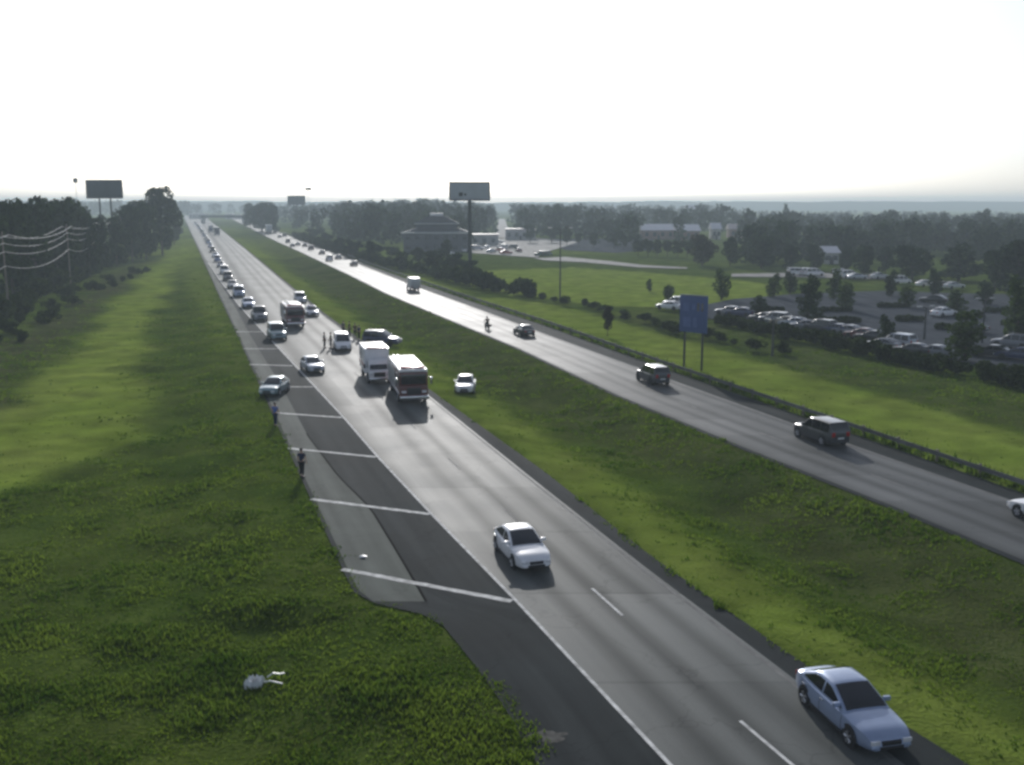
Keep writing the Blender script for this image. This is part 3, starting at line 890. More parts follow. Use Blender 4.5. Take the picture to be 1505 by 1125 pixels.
def fire_engine(px, label, turn=0.0, roof=None, paintm=None):
    p = at(*px); t = thing('fire_engine', label, 'fire engine', (p.x, p.y, 0.01), road_heading(L_D, p.y) + turn, 'emergency vehicles stopped in the lanes')
    red = paintm or PAINT['firered']; wht = roof or PAINT['white']
    b = MB().box(1.55, 4.3, -1.24, 1.24, .62, 2.78, .10); b.box(4.2, 4.5, -1.22, 1.22, .55, 1.55, .08)
    link('cab', b.mesh('cab'), t, red)
    link('cab_roof', MB().box(1.5, 4.28, -1.22, 1.22, 2.785, 3.0, .08).mesh('cab_roof'), t, wht)
    link('windscreen', MB().box(4.27, 4.325, -1.08, 1.08, 1.72, 2.58, .02).mesh('windscreen'), t, M_GLASS)
    for sg in (-1, 1):
        link('side_window', MB().box(3.2, 4.05, min(sg * 1.22, sg * 1.255), max(sg * 1.22, sg * 1.255), 1.7, 2.5, .012).mesh('side_window'), t, M_GLASS)
        link('side_window', MB().box(1.8, 2.8, min(sg * 1.22, sg * 1.255), max(sg * 1.22, sg * 1.255), 1.7, 2.5, .012).mesh('side_window'), t, M_GLASS)
        mm = MB().tube((4.1, sg * 1.24, 2.3), (4.45, sg * 1.5, 2.3), .025); mm.box(4.40, 4.5, sg * 1.52 - .11, sg * 1.52 + .11, 1.75, 2.35, .03)
        link('mirror', mm.mesh('mirror'), t, M_CHROME)
        link('headlight', MB().box(4.49, 4.54, sg * .88 - .2, sg * .88 + .2, 1.0, 1.2, .02).mesh('headlight'), t, M_LAMP)
        for k in range(4):
            x0 = -4.4 + k * 1.42
            link('locker_door', MB().box(x0 + .06, x0 + 1.3, min(sg * 1.23, sg * 1.262), max(sg * 1.23, sg * 1.262), 1.05, 2.55, .012).mesh('locker_door'), t, M_STEEL)
        link('stripe', MB().box(-4.45, 4.0, min(sg * 1.235, sg * 1.268), max(sg * 1.235, sg * 1.268), .82, .98, .005).mesh('stripe'), t, PAINT['white'])
    link('grille', MB().box(4.49, 4.53, -.6, .6, .85, 1.45, .02).mesh('grille'), t, M_BLACK)
    link('bumper', MB().box(4.35, 4.85, -1.25, 1.25, .45, .78, .06).mesh('bumper'), t, M_CHROME)
    lb = MB()
    lb.box(3.5, 3.85, -1.05, 1.05, 3.03, 3.20, .05); lb.box(3.6, 3.75, -.8, -.6, 2.98, 3.05); lb.box(3.6, 3.75, .6, .8, 2.98, 3.05)
    link('light_bar', lb.mesh('light_bar'), t, M_RED)
    bb = MB().box(-4.5, 1.45, -1.24, 1.24, .62, 2.72, .05)
    link('body', bb.mesh('body'), t, red)
    link('roof_deck', MB().box(-4.45, 1.42, -1.2, 1.2, 2.724, 2.98, .04).mesh('roof_deck'), t, wht)
    ld = MB()
    for yy in (-.75, -.35): ld.box(-4.2, 1.2, yy - .04, yy + .04, 3.0, 3.1)
    for k in range(14): ld.box(-4.1 + k * .4, -4.05 + k * .4, -.75, -.35, 3.03, 3.07)
    link('ladder', ld.mesh('ladder'), t, M_STEEL)
    link('tail_light', MB().box(-4.56, -4.49, -1.1, -.85, 1.0, 1.5, .02).mesh('tail_light'), t, M_RED)
    link('tail_light', MB().box(-4.56, -4.49, .85, 1.1, 1.0, 1.5, .02).mesh('tail_light'), t, M_RED)
    wheel_set(t, [(3.0, 1.12), (3.0, -1.12), (-2.3, 1.12), (-2.3, -1.12), (-2.3, .8), (-2.3, -.8)])
    link('underbody', MB().box(-4.3, 4.3, -.95, .95, .42, .64, .03).mesh('underbody'), t, M_BLACK)
    return t


def box_truck(px, label, name, cat, heading, cabm, boxm, ambulance=False, L=7.0, boxh=3.1, group=None, sc=1.0):
    p = at(*px); t = thing(name, label, cat, (p.x, p.y, 0.01), heading, group, sc)
    h = L / 2
    link('cargo_box', MB().box(-h, h - 2.2, -1.2, 1.2, .75, boxh, .06).mesh('cargo_box'), t, boxm)
    c = MB().box(h - 2.15, h - .9, -1.02, 1.02, .55, 2.25, .14, (0.8, .9, -.1)); c.box(h - 1.1, h, -1.0, 1.0, .5, 1.32, .13)
    link('cab', c.mesh('cab'), t, cabm)
    ws = MB()
    ws.slab([[(h - .86, y, 1.36) for y in (-.85, 0, .85)], [(h - 1.24, y, 2.12) for y in (-.78, 0, .78)]], [[(h - .93, y, 1.33) for y in (-.85, 0, .85)], [(h - 1.31, y, 2.09) for y in (-.78, 0, .78)]])
    link('windscreen', ws.mesh('windscreen'), t, M_GLASS)
    for sg in (-1, 1):
        link('side_window', MB().slab([[(h - 2.0, sg * 1.0, 1.4), (h - 2.0, sg * .955, 2.0)], [(h - 1.2, sg * 1.0, 1.4), (h - 1.4, sg * .955, 2.0)]], [[(h - 2.0, sg * .96, 1.4), (h - 2.0, sg * .92, 2.0)], [(h - 1.2, sg * .96, 1.4), (h - 1.4, sg * .92, 2.0)]]).mesh('side_window'), t, M_GLASS)
        link('headlight', MB().box(h - .03, h + .03, sg * .78 - .17, sg * .78 + .17, .85, 1.05, .02).mesh('headlight'), t, M_LAMP)
        link('tail_light', MB().box(-h - .04, -h + .01, sg * .95 - .1, sg * .95 + .1, .9, 1.2, .02).mesh('tail_light'), t, M_RED)
        mm = MB().tube((h - 1.1, sg * 1.0, 1.6), (h - 1.0, sg * 1.3, 1.65), .02); mm.box(h - 1.05, h - .95, sg * 1.33 - .09, sg * 1.33 + .09, 1.45, 1.85, .02)
        link('mirror', mm.mesh('mirror'), t, M_BLACK)
    link('grille', MB().box(h - .02, h + .025, -.55, .55, .7, 1.15, .02).mesh('grille'), t, M_BLACK)
    link('bumper', MB().box(h - .1, h + .12, -1.02, 1.02, .42, .62, .04).mesh('bumper'), t, M_CHROME)
    link('rear_door', MB().box(-h - .025, -h + .01, -1.05, 1.05, .85, boxh - .2, .01).mesh('rear_door'), t, M_STEEL if not ambulance else PAINT['offwhite'])
    link('underbody', MB().box(-h + .2, h - .2, -.5, .5, .45, .76, .02).mesh('underbody'), t, M_BLACK)
    if ambulance:
        lb = MB().box(h - 2.22, h - 2.0, -1.0, 1.0, boxh + .02, boxh + .16, .03)
        link('light_bar', lb.mesh('light_bar'), t, M_RED)
        for sg in (-1, 1):
            link('stripe', MB().box(-h + .05, h - 2.25, min(sg * 1.195, sg * 1.212), max(sg * 1.195, sg * 1.212), 1.3, 1.6, .004).mesh('stripe'), t, PAINT['red'])
            link('side_window', MB().box(-h + 1.6, -h + 2.4, min(sg * 1.195, sg * 1.214), max(sg * 1.195, sg * 1.214), 1.9, 2.5, .008).mesh('side_window'), t, M_GLASS)
    wheel_set(t, [(h - 1.15, .98), (h - 1.15, -.98), (-h + 1.6, 1.0), (-h + 1.6, -1.0)])
    return t


fire_engine((599, 581), "nearest red fire engine with bright white roof stopped beside the median", turn=R(-5))
fire_engine((430, 477), "farther dull red fire engine with pinkish roof beside two silver vehicles", roof=PAINT['pink'], paintm=PAINT['maroon'])
box_truck((552, 556), "white ambulance with a boxy body and bright roof behind the nearest fire engine", 'ambulance', 'ambulance', road_heading(L_D, at(552, 556).y) + R(-4), PAINT['white'], PAINT['white'], True, L=7.4, boxh=3.15, group='emergency vehicles stopped in the lanes')
box_truck((607, 427), "white box truck driving away alone on the far carriageway before the tall billboard", 'box_truck', 'truck', road_heading(L_E, at(607, 427).y, False), PAINT['white'], PAINT['offwhite'], L=6.6, boxh=3.2, group=G2, sc=.82)
box_truck((395, 344), "big white truck far up the distant carriageway beside the dome of trees", 'box_truck', 'truck', road_heading(L_E, at(395, 344).y, False), PAINT['white'], PAINT['white'], L=9, boxh=3.9, group=G2, sc=1.35)
box_truck((319, 346), "dark truck with a pale roof far up the road nearest the median", 'box_truck', 'truck', road_heading(L_D, at(319, 346).y), PAINT['charcoal'], PAINT['charcoal'], L=8, boxh=3.6, sc=1.2)
box_truck((310, 342), "dark truck stopped far up the road in the middle lane", 'box_truck', 'truck', road_heading(L_D, at(310, 342).y), PAINT['navy'], PAINT['grey'], L=8, boxh=3.6, sc=1.2)


# ------------------------------------------------------------------ people
def skin(name, V, E, Rd, sub=1):
    me = bpy.data.meshes.new(name); me.from_pydata(V, E, []); o = bpy.data.objects.new(name, me); COL.objects.link(o)
    md = o.modifiers.new("s", 'SKIN'); md.use_smooth_shade = True
    for v, r in zip(me.skin_vertices[0].data, Rd): v.radius = (r, r) if not hasattr(r, '__len__') else r
    me.skin_vertices[0].data[0].use_root = True
    sb = o.modifiers.new("b", 'SUBSURF'); sb.levels = sub; sb.render_levels = sub
    dg = bpy.context.evaluated_depsgraph_get()
    out = bpy.data.meshes.new_from_object(o.evaluated_get(dg)); out.name = name
    bpy.data.objects.remove(o); bpy.data.meshes.remove(me)
    return out


PEOPLE = {}


def person_meshes(pose):
    """pose: (stride, left arm bend, right arm bend); x forward, y left"""
    if pose in PEOPLE: return PEOPLE[pose]
    st, la, ra = pose
    V, E, Rd = [], [], []

    def v(p, r, parent=None):
        V.append(p); Rd.append(r)
        if parent is not None: E.append((parent, len(V) - 1))
        return len(V) - 1
    pel = v((0, 0, .95), (.15, .11)); sp = v((0, 0, 1.12), (.14, .10), pel); ch = v((.01, 0, 1.33), (.16, .11), sp)
    nk = v((0, 0, 1.48), .055, ch); hd = v((.01, 0, 1.56), .075, nk); h2 = v((.02, 0, 1.66), .095, hd); v((.01, 0, 1.735), .06, h2)
    v((.115, 0, 1.635), .018, h2)                       # nose
    arms, legs = [], []
    for sg, bend in ((1, la), (-1, ra)):
        s = v((0, sg * .17, 1.42), .06, ch)
        el = (.02 + .04 * bend, sg * .245, 1.15); wr = (.06 + .22 * bend, sg * (.26 - .06 * bend), .91 + .2 * bend)
        e = v(el, .043, s); w_ = v(wr, .028, e)
        dv = (Vector(wr) - Vector(el)).normalized(); side_ = Vector((1, 0, 0)) if abs(dv.x) < .7 else Vector((0, 0, 1))
        pl = v(tuple(Vector(wr) + dv * .07), .032, w_)
        for k, ln in enumerate((.075, .085, .08, .06)):  # four fingers, unequal and bent
            base = Vector(wr) + dv * .10 + side_ * (.032 - .021 * k)
            a = v(tuple(base), .010, pl); b = v(tuple(base + dv * ln * .55), .009, a); v(tuple(base + dv * ln + Vector((.012, -sg * .012, 0))), .008, b)
        th = v(tuple(Vector(wr) + dv * .045 + side_ * .045), .011, pl); v(tuple(Vector(wr) + dv * .085 + side_ * .062), .010, th)
        arms.append([V[s], el, wr])
        hp = v((0, sg * .095, .90), .095, pel)
        k_ = (.03 + sg * st * .22, sg * .10, .50); an = (-.02 + sg * st * .34, sg * .11, .10)
        kn = v(k_, .062, hp); a_ = v(an, .042, kn); v((an[0] + .14, an[1] + sg * .02, .045), .04, a_)
        legs.append([(0, sg * .095, .90), k_, an])
    body = skin('body', V, E, Rd, 1)
    SV = [(0, 0, .94), (0, 0, 1.12), (.01, 0, 1.33), (0, 0, 1.44)]; SE = [(0, 1), (1, 2), (2, 3)]; SR = [(.17, .13), (.165, .125), (.19, .14), .075]
    for a in arms:
        i = len(SV); SV += [a[0], tuple((Vector(a[0]) * .35 + Vector(a[1]) * .65))]; SE += [(2, i), (i, i + 1)]; SR += [.078, .062]
    shirt = skin('shirt', SV, SE, SR, 1)
    TV = [(0, 0, .97)]; TE = []; TR = [(.165, .125)]
    for lg in legs:
        i = len(TV); an2 = tuple(Vector(lg[2]) + Vector((0, 0, .03))); TV += [lg[0], lg[1], an2]; TE += [(0, i), (i, i + 1), (i + 1, i + 2)]; TR += [.11, .078, .06]
    trousers = skin('trousers', TV, TE, TR, 1)
    shoes = []
    for lg in legs:
        x, y, z = lg[2]; shoes.append(MB().box(x - .08, x + .20, y - .05, y + .05, 0, .10, .035).mesh('shoe'))
    hr = MB().ball((-.005, 0, 1.70), .108, 2, (1.02, .92, .86)).mesh('hair', 180)
    eyes = [MB().ball((.105, sg * .033, 1.665), .012, 1).mesh('eye', 180) for sg in (-1, 1)]
    ears = [MB().ball((.015, sg * .098, 1.64), .022, 1, (.8, .4, 1.3)).mesh('ear', 180) for sg in (-1, 1)]
    PEOPLE[pose] = (body, shirt, trousers, shoes, hr, eyes, ears)
    return PEOPLE[pose]


CL = {k: principled("cloth_" + k, c, 0.85, noise=0.15, scale=8, spec=0.2) for k, c in dict(black=(.015, .016, .02), navy=(.02, .03, .075), blue=(.10, .16, .42), white=(.6, .6, .62), olive=(.075, .09, .045), grey=(.13, .13, .14), yellow=(.5, .52, .08), brown=(.09, .06, .04)).items()}


def person(px, label, facing, shirt, trousers, pose=(0.3, .2, .1), group=None, hat=None, loc=None, seat=None):
    b, s, t_, sh, hr, ey, er = person_meshes(pose)
    p = loc or at(*px)
    if loc is None:
        z = 0.008 if (L_A(p.y) < p.x < L_D(p.y)) else float(ground_z(np.array([p.x]), np.array([p.y]))[0])
    else: z = loc.z
    o = thing('person', label, 'person', (p.x, p.y, z), facing, group, 1.08)
    link('body', b, o, M_SKIN); link('shirt', s, o, CL[shirt]); link('trousers', t_, o, CL[trousers])
    for q in sh: link('shoe', q, o, M_BLACK)
    link('hair', hr, o, hat or M_HAIR)
    for q in ey: link('eye', q, o, M_BLACK)
    return o


person((444, 702), "person in dark clothes standing on the hatched shoulder, the one nearest the camera", R(80), 'navy', 'black', (0.35, .3, .1))
person((405, 626), "person in a pale blue shirt standing on the shoulder before the pale blue sedan", R(70), 'blue', 'navy', (0.2, .6, .4))
GP = "people standing at the crash scene"
person((477, 512), "tall person all in black standing in the lane left of the white minivan", R(0), 'black', 'black', (0.15, .1, .1), GP)
person((486.5, 512), "person in olive clothes standing between the one in black and the white minivan", R(190), 'olive', 'grey', (0.25, .5, .1), GP)
person((505, 493), "person in dark grey standing at the grass edge, leftmost of the group by the minivan", R(250), 'grey', 'black', (0.1, .2, .5), GP)
person((514, 494), "person in black beside the grass just behind the white minivan", R(200), 'black', 'navy', (0.3, .1, .3), GP)
person((522, 497), "person in brown at the grass edge next to the dark aslant SUV", R(300), 'brown', 'black', (0.2, .4, .2), GP)
person((528, 500), "person in navy nearest the dark aslant SUV, rightmost of the group", R(240), 'navy', 'black', (0.1, .1, .1), GP)


def motorcycle(px):
    p = at(*px); hd_ = road_heading(L_E, p.y, False)
    t = thing('motorcycle', "dark motorcycle driving away on the far carriageway just behind the black sedan", 'motorcycle', (p.x, p.y, .01), hd_)
    for x in (-.72, .72):
        wl = link('wheel', MB().lathe_y([(.2, -.06), (.29, -.07), (.32, 0), (.29, .07), (.2, .06)], 20, x, .32).mesh('tyre'), t, M_TYRE)
        link('rim', MB().lathe_y([(.2, -.05), (.05, -.08), (.05, .08), (.2, .05)], 16, x, .32).mesh('rim'), wl, M_CHROME)
    link('frame', MB().box(-.6, .55, -.14, .14, .35, .62, .06).tube((.72, .1, .32), (.45, .1, 1.0), .03).tube((.72, -.1, .32), (.45, -.1, 1.0), .03).mesh('frame'), t, M_DARKSTEEL)
    link('engine', MB().ball((0, 0, .42), .22, 2, (1.2, 1.1, .9)).mesh('engine'), t, M_CHROME)
    link('fuel_tank', MB().ball((.22, 0, .82), .24, 2, (1.3, .7, .65)).mesh('fuel_tank', 180), t, PAINT['maroon'])
    link('saddle', MB().box(-.7, .02, -.17, .17, .68, .80, .05).mesh('saddle'), t, M_BLACK)
    link('handlebar', MB().path([(.30, .42, 1.05), (.42, .2, 1.04), (.45, 0, 1.0), (.42, -.2, 1.04), (.30, -.42, 1.05)], .02).mesh('handlebar'), t, M_CHROME)
    link('tail_light', MB().box(-.98, -.92, -.08, .08, .62, .72, .02).mesh('tail_light'), t, M_RED)
    link('pannier', MB().box(-.95, -.5, .18, .38, .42, .74, .05).mesh('pannier'), t, M_BLACK)
    link('pannier', MB().box(-.95, -.5, -.38, -.18, .42, .74, .05).mesh('pannier'), t, M_BLACK)
    # the rider, seated
    V = [(-.15, 0, .86), (-.12, 0, 1.08), (-.06, 0, 1.30), (-.02, 0, 1.45), (.0, 0, 1.55), (.01, 0, 1.66), (0, 0, 1.72)]
    E = [(0, 1), (1, 2), (2, 3), (3, 4), (4, 5), (5, 6)]; Rr = [(.17, .14), (.16, .12), (.20, .14), .06, .08, .10, .07]
    C = [(-.15, 0, .88), (-.12, 0, 1.08), (-.06, 0, 1.30), (-.03, 0, 1.42)]; CE = [(0, 1), (1, 2), (2, 3)]; CRr = [(.185, .155), (.175, .135), (.215, .155), .08]
    for sg in (1, -1):
        i = len(V); V += [(-.04, sg * .19, 1.38), (.08, sg * .36, 1.18), (.29, sg * .38, 1.07), (.35, sg * .36, 1.05)]; E += [(2, i), (i, i + 1), (i + 1, i + 2), (i + 2, i + 3)]; Rr += [.065, .045, .03, .035]
        j = len(C); C += [(-.04, sg * .19, 1.38), (.08, sg * .36, 1.18), (.26, sg * .38, 1.08)]; CE += [(2, j), (j, j + 1), (j + 1, j + 2)]; CRr += [.085, .06, .045]
        for k in range(4):
            f = len(V); V += [(.37, sg * (.39 - .022 * k), 1.055), (.40, sg * (.39 - .022 * k), 1.03), (.37, sg * (.39 - .022 * k), 1.01)]; E += [(i + 3, f), (f, f + 1), (f + 1, f + 2)]; Rr += [.010, .009, .008]
        f = len(V); V += [(.35, sg * .30, 1.04), (.38, sg * .29, 1.03)]; E += [(i + 3, f), (f, f + 1)]; Rr += [.011, .010]
        i = len(V); V += [(-.12, sg * .12, .86), (.25, sg * .27, .72), (.08, sg * .27, .32), (.22, sg * .28, .25)]; E += [(0, i), (i, i + 1), (i + 1, i + 2), (i + 2, i + 3)]; Rr += [.095, .065, .045, .042]
        j = len(C)
    o = thing('person', "motorcycle rider in dark jacket and helmet on the far carriageway", 'person', (p.x, p.y, .01), hd_)
    link('body', skin('body', V, E, Rr), o, M_SKIN)
    link('jacket', skin('jacket', C, CE, CRr), o, CL['brown'])
    TV = [(-.15, 0, .88)]; TE = []; TR = [(.175, .145)]
    for sg in (1, -1):
        j = len(TV); TV += [(-.12, sg * .12, .86), (.25, sg * .27, .72), (.08, sg * .27, .34)]; TE += [(0, j), (j, j + 1), (j + 1, j + 2)]; TR += [.11, .08, .06]
    link('trousers', skin('trousers', TV, TE, TR), o, CL['black'])
    link('helmet', MB().ball((.01, 0, 1.67), .135, 2, (1.1, .95, 1)).mesh('helmet', 180), o, M_BLACK)


motorcycle((716, 484))


# ------------------------------------------------------------------ trees
def leaf_cloud(centres, count, size, rg, squash=0.8, flat=0.0):
    """leaf-clump faces spread through a union of ellipsoid clusters"""
    c = np.array([q[0] for q in centres]); r = np.array([q[1] for q in centres])
    wgt = (r[:, 0] * r[:, 1] * r[:, 2]) ** (0.7); wgt /= wgt.sum()
    k = rg.choice(len(c), count, p=wgt)
    d = rg.normal(size=(count, 3)); d /= np.linalg.norm(d, axis=1, keepdims=True)
    rad = rg.uniform(0.35, 1.05, (count, 1)) ** 0.5
    P = c[k] + d * rad * r[k]
    n1 = rg.normal(size=(count, 3)); n1 /= np.linalg.norm(n1, axis=1, keepdims=True)
    n2 = np.cross(n1, rg.normal(size=(count, 3))); n2 /= np.linalg.norm(n2, axis=1, keepdims=True)
    sz = size * rg.uniform(0.55, 1.3, (count, 1))
    a, b = n1 * sz, n2 * sz * squash
    V = np.stack([P - a - b * .3, P + b, P + a + b * .2, P - b * .9 + a * .2], 1).reshape(-1, 3)
    return V, np.arange(count * 4).reshape(-1, 4)


def tree_variant(kind, seed, leaves, leaf):
    """unit tree, height 1; returns (trunk mesh, crown mesh)"""
    rg = np.random.default_rng(seed); rd = random.Random(seed)
    cs = []
    if kind in ('round', 'big'):
        th = .22; lo = .14 if kind == 'big' else .30
        for i in range(20 if kind == 'big' else 15):
            a = rd.uniform(0, 6.28); h = rd.uniform(lo, .88); m = .30 * math.sin(math.pi * min(1, max(.22 if kind == 'big' else .1, (h - (.0 if kind == 'big' else .18)) / .95))) ** .6
            rr_ = rd.uniform(.3, 1.0) * m
            q = rd.uniform(.10, .17); cs.append(((rr_ * math.cos(a), rr_ * math.sin(a), min(h, .99 - q * .8)), (q, q, q * .8)))
        cs.append(((0, 0, .6), (.24, .24, .27)))
    elif kind == 'column':
        th = .16
        for i in range(12):
            h = .14 + .78 * i / 11; q = .135 * math.sin(math.pi * (.22 + .72 * (h - .14) / .85)) + .03; a = rd.uniform(0, 6.28)
            cs.append(((.08 * math.cos(a), .08 * math.sin(a), h), (q, q, .10)))
    elif kind == 'cone':
        th = .12
        for i in range(16):
            h = .15 + .80 * i / 15; q = .26 * (1 - (h - .1) / .95) ** .8 + .02; a = rd.uniform(0, 6.28)
            cs.append(((q * .35 * math.cos(a), q * .35 * math.sin(a), h), (q, q, .075)))
    else:                                   # bush, height 1, wider than tall
        th = .05
        for i in range(9):
            a = rd.uniform(0, 6.28); rr_ = rd.uniform(0, .55); q = rd.uniform(.25, .4)
            cs.append(((rr_ * math.cos(a), rr_ * math.sin(a), rd.uniform(.25, .68)), (q, q, q * .8)))
    V, Qd = leaf_cloud(cs, leaves, leaf, rg)
    V[:, 2] = np.maximum(V[:, 2], 0.01)
    crown = np_mesh("crown", V, Qd)
    tk = MB(); r0 = .022 if kind != 'bush' else .03
    tk.tube((0, 0, -.01), (rd.uniform(-.01, .01), 0, th + .1), r0, r0 * .75, 8)
    tk.tube((0, 0, th + .08), (0, .01, .75 if kind != 'bush' else .5), r0 * .72, r0 * .2, 7)
    for c, q in cs[:8]:
        tk.tube((0, 0, min(c[2] * .7, th + rd.uniform(0, .15))), c, r0 * .45, r0 * .1, 5, False)
    return tk.mesh("trunk"), crown


TV = {'round': [tree_variant('round', 10 + i, 1500, .036) for i in range(4)],
      'big': [tree_variant('big', 30 + i, 3200, .028) for i in range(4)],
      'column': [tree_variant('column', 50 + i, 1300, .030) for i in range(4)],
      'cone': [tree_variant('cone', 70 + i, 1300, .032) for i in range(2)],
      'bush': [tree_variant('bush', 90 + i, 700, .085) for i in range(5)]}


def tree(kind, i, loc, h, wid, label, mat, name='tree', group=None, cat='tree', part='crown'):
    """wid: crown width in metres"""
    tk, cr = TV[kind][i % len(TV[kind])]
    base = {'round': .80, 'big': .80, 'column': .42, 'cone': .56, 'bush': 1.55}[kind]
    s = wid / base
    t = thing(name, label, cat, loc, random.uniform(0, 6.28), group, (s, s, h))
    if kind != 'bush': link('trunk', tk, t, M_BARK)
    else: link('stem', tk, t, M_BARK)
    link('crown' if kind != 'bush' else 'foliage', cr, t, mat)
    return t


def tree_px(kind, i, x, yb, yt, wpx, label, mat=None, **k):
    """from photo: base row yb, top row yt, width in photo pixels"""
    p = at(x, yb); h = height_at(p.y, yt); d = math.hypot(p.y, 0)
    p.z = float(ground_z(np.array([p.x]), np.array([p.y]))[0])
    return tree(kind, i, p, h - p.z, wpx / FPX * d * 1.03, label, mat or M_TREE, **k)


# trees of the car park
CPK = [('column', 1188, 468, 404, 27, "dark upright tree standing alone near the front middle of the car park", M_TREE),
       ('column', 1137, 437, 402, 17, "slim tree at the back left of the car park, left of a similar one", M_TREE_LIGHT),
       ('column', 1161, 432, 399, 16, "slim darker tree at the back left of the car park, second from the field", M_TREE),
       ('column', 1225, 440, 394, 17, "light green slim tree rising before the white cars", M_TREE_LIGHT),
       ('column', 1241, 456, 413, 20, "light green tree a little right of and nearer than the slim pale one", M_TREE_LIGHT),
       ('column', 1114, 467, 434, 20, "short tree at the left front of the car park near the blue sign", M_TREE),
       ('column', 1198, 484, 450, 17, "low dark tree among the front hedges, right below the lone upright tree", M_TREE),
       ('column', 1310, 436, 396, 15, "narrow tree at the back of the car park left of the white van", M_TREE),
       ('column', 1333, 452, 420, 20, "short pale green tree standing on a hedge island at the back", M_TREE_LIGHT),
       ('column', 1302, 508, 463, 21, "dark narrow tree rising from the front hedge beside parked white cars", M_TREE),
       ('column', 1373, 436, 394, 16, "narrow tree at the back of the car park right of the white van", M_TREE),
       ('column', 1406, 462, 426, 23, "tree just behind the largest near car park tree", M_TREE_LIGHT),
       ('column', 1417, 531, 455, 44, "largest nearest car park tree, full and rounded above the hedge gap", M_TREE_LIGHT),
       ('column', 1494, 508, 407, 34, "tall car park tree at the right edge of the picture", M_TREE_LIGHT),
       ('column', 1446, 448, 415, 20, "small dark tree at the right rear of the car park", M_TREE)]
for i, (k, x, yb, yt, wpx, lab, mt) in enumerate(CPK):
    tree_px(k, i, x, yb, yt, wpx * 1.25, lab, mt, name='car_park_tree', group='trees in the car park')

ROW = [(1032, 390, 340, 36, M_TREE_BROWN, "brownish broad tree at the left end of the row behind the field"),
       (1073, 390, 347, 26, M_TREE, "dark tree between the brownish tree and a broader one in the row"),
       (1119, 394, 346, 40, M_TREE, "broad dark tree in the row directly behind the blue sign's right side"),
       (1162, 397, 358, 28, M_TREE, "dark tree in the row straight above the slim car park pair"),
       (1198, 397, 356, 25, M_TREE, "dark tree in the row above the lone upright car park tree"),
       (1245, 399, 362, 24, M_TREE, "small dark tree in the row right of the pale roof"),
       (1270, 405, 359, 32, M_TREE, "dark tree in the row left of a slightly smaller one behind white cars"),
       (1301, 402, 361, 26, M_TREE, "dark tree in the row behind the white cars' right end"),
       (1340, 410, 356, 54, M_TREE, "wide dark tree behind the car park's middle, left of the tall cone-like one"),
       (1409, 412, 356, 54, M_TREE, "big dark peaked tree behind the largest near car park tree"),
       (1462, 425, 365, 46, M_TREE, "dark tree low at the right, just left of the edge cluster"),
       (1495, 432, 348, 70, M_TREE, "tallest dark tree at the right edge behind the car park"),
       (1545, 440, 344, 80, M_TREE, "dark tree reaching in from beyond the right edge")]
for i, (x, yb, yt, wpx, mt, lab) in enumerate(ROW):
    tree_px('cone' if i in (9,) else 'big', i, x, yb, yt, wpx * 1.25, lab, mt, group='row of dark trees behind the car park')

SMALL = [(779, 357, 327, 20, "round tree on the forecourt's right side"), (811, 357, 332, 30, "broad tree between the forecourt and the lamp post"),
         (833, 362, 330, 20, "tall narrow tree right behind the lamp post"), (850, 362, 340, 14, "small tree just right of the lamp post"),
         (872, 365, 340, 15, "small tree alone on the pale lot, left of a pair"), (903, 366, 341, 16, "left tree of the pair on the pale lot"), (917, 367, 341, 16, "right tree of the pair on the pale lot")]
for i, (x, yb, yt, wpx, lab) in enumerate(SMALL):
    tree_px('round', i, x, yb, yt, wpx, lab, M_TREE, group='small trees round the distant lots')
for i, x in enumerate((938, 952, 966, 981, 996, 1010)):
    tree_px('round', i, x, 376 + i * .5, 351, 22, "dark tree in the dense clump below the long pale roofs", M_TREE, group='clump of trees below the pale roofs')
tree_px('column', 1, 954, 428, 410, 9, "tiny sapling in the middle of the green field", M_TREE_LIGHT)
tree_px('bush', 1, 982, 441, 416, 22, "rounded bush tree at the field's near edge left of the blue sign", M_TREE_LIGHT, name='bush', cat='bush')
tree_px('column', 2, 1060, 440, 396, 24, "leaning pale green tree just right of the blue sign's top", M_TREE_LIGHT)
tree_px('round', 2, 893, 490, 447, 20, "young tree standing alone on the verge between guardrail and dark bushes", M_TREE_BROWN, name='young_tree')

# bushes along the overgrown line beyond the guardrail
BL = Line([(1150, 520), (1097, 507), (1003, 488), (950, 475), (905, 461), (870, 452), (825, 444), (750, 430), (690, 418), (620, 402), (540, 384), (470, 362), (430, 348)])
yb = 118.0; i = 0
while yb < 520:
    xb = float(BL(yb)); hh = random.uniform(.8, 1.7) if yb < 190 else random.uniform(2.2, 4.2)
    tree('bush', i, (xb + random.uniform(-.8, 1.2), yb, -.2), hh, hh * random.uniform(1.4, 2.1), "dark green bush in the overgrown row between the far guardrail and the field", M_BUSH, name='bush', group='overgrown bushes beyond the guardrail', cat='bush')
    yb += random.uniform(2.4, 4.6) * (1 if yb < 240 else 1.9); i += 1
for i, (x, yb_, yt, wpx) in enumerate([(500, 372, 348, 26), (520, 378, 352, 30), (548, 384, 352, 34), (575, 380, 360, 26), (640, 398, 366, 44), (668, 402, 372, 40), (615, 388, 362, 30), (690, 404, 380, 28), (590, 392, 368, 30), (655, 385, 352, 24), (480, 360, 340, 22), (460, 352, 334, 26)]):
    tree_px('round', i, x, yb_, yt, wpx, "dark low tree in the thicket at the foot of the billboard and house", M_TREE, group='thicket below the house and billboard')

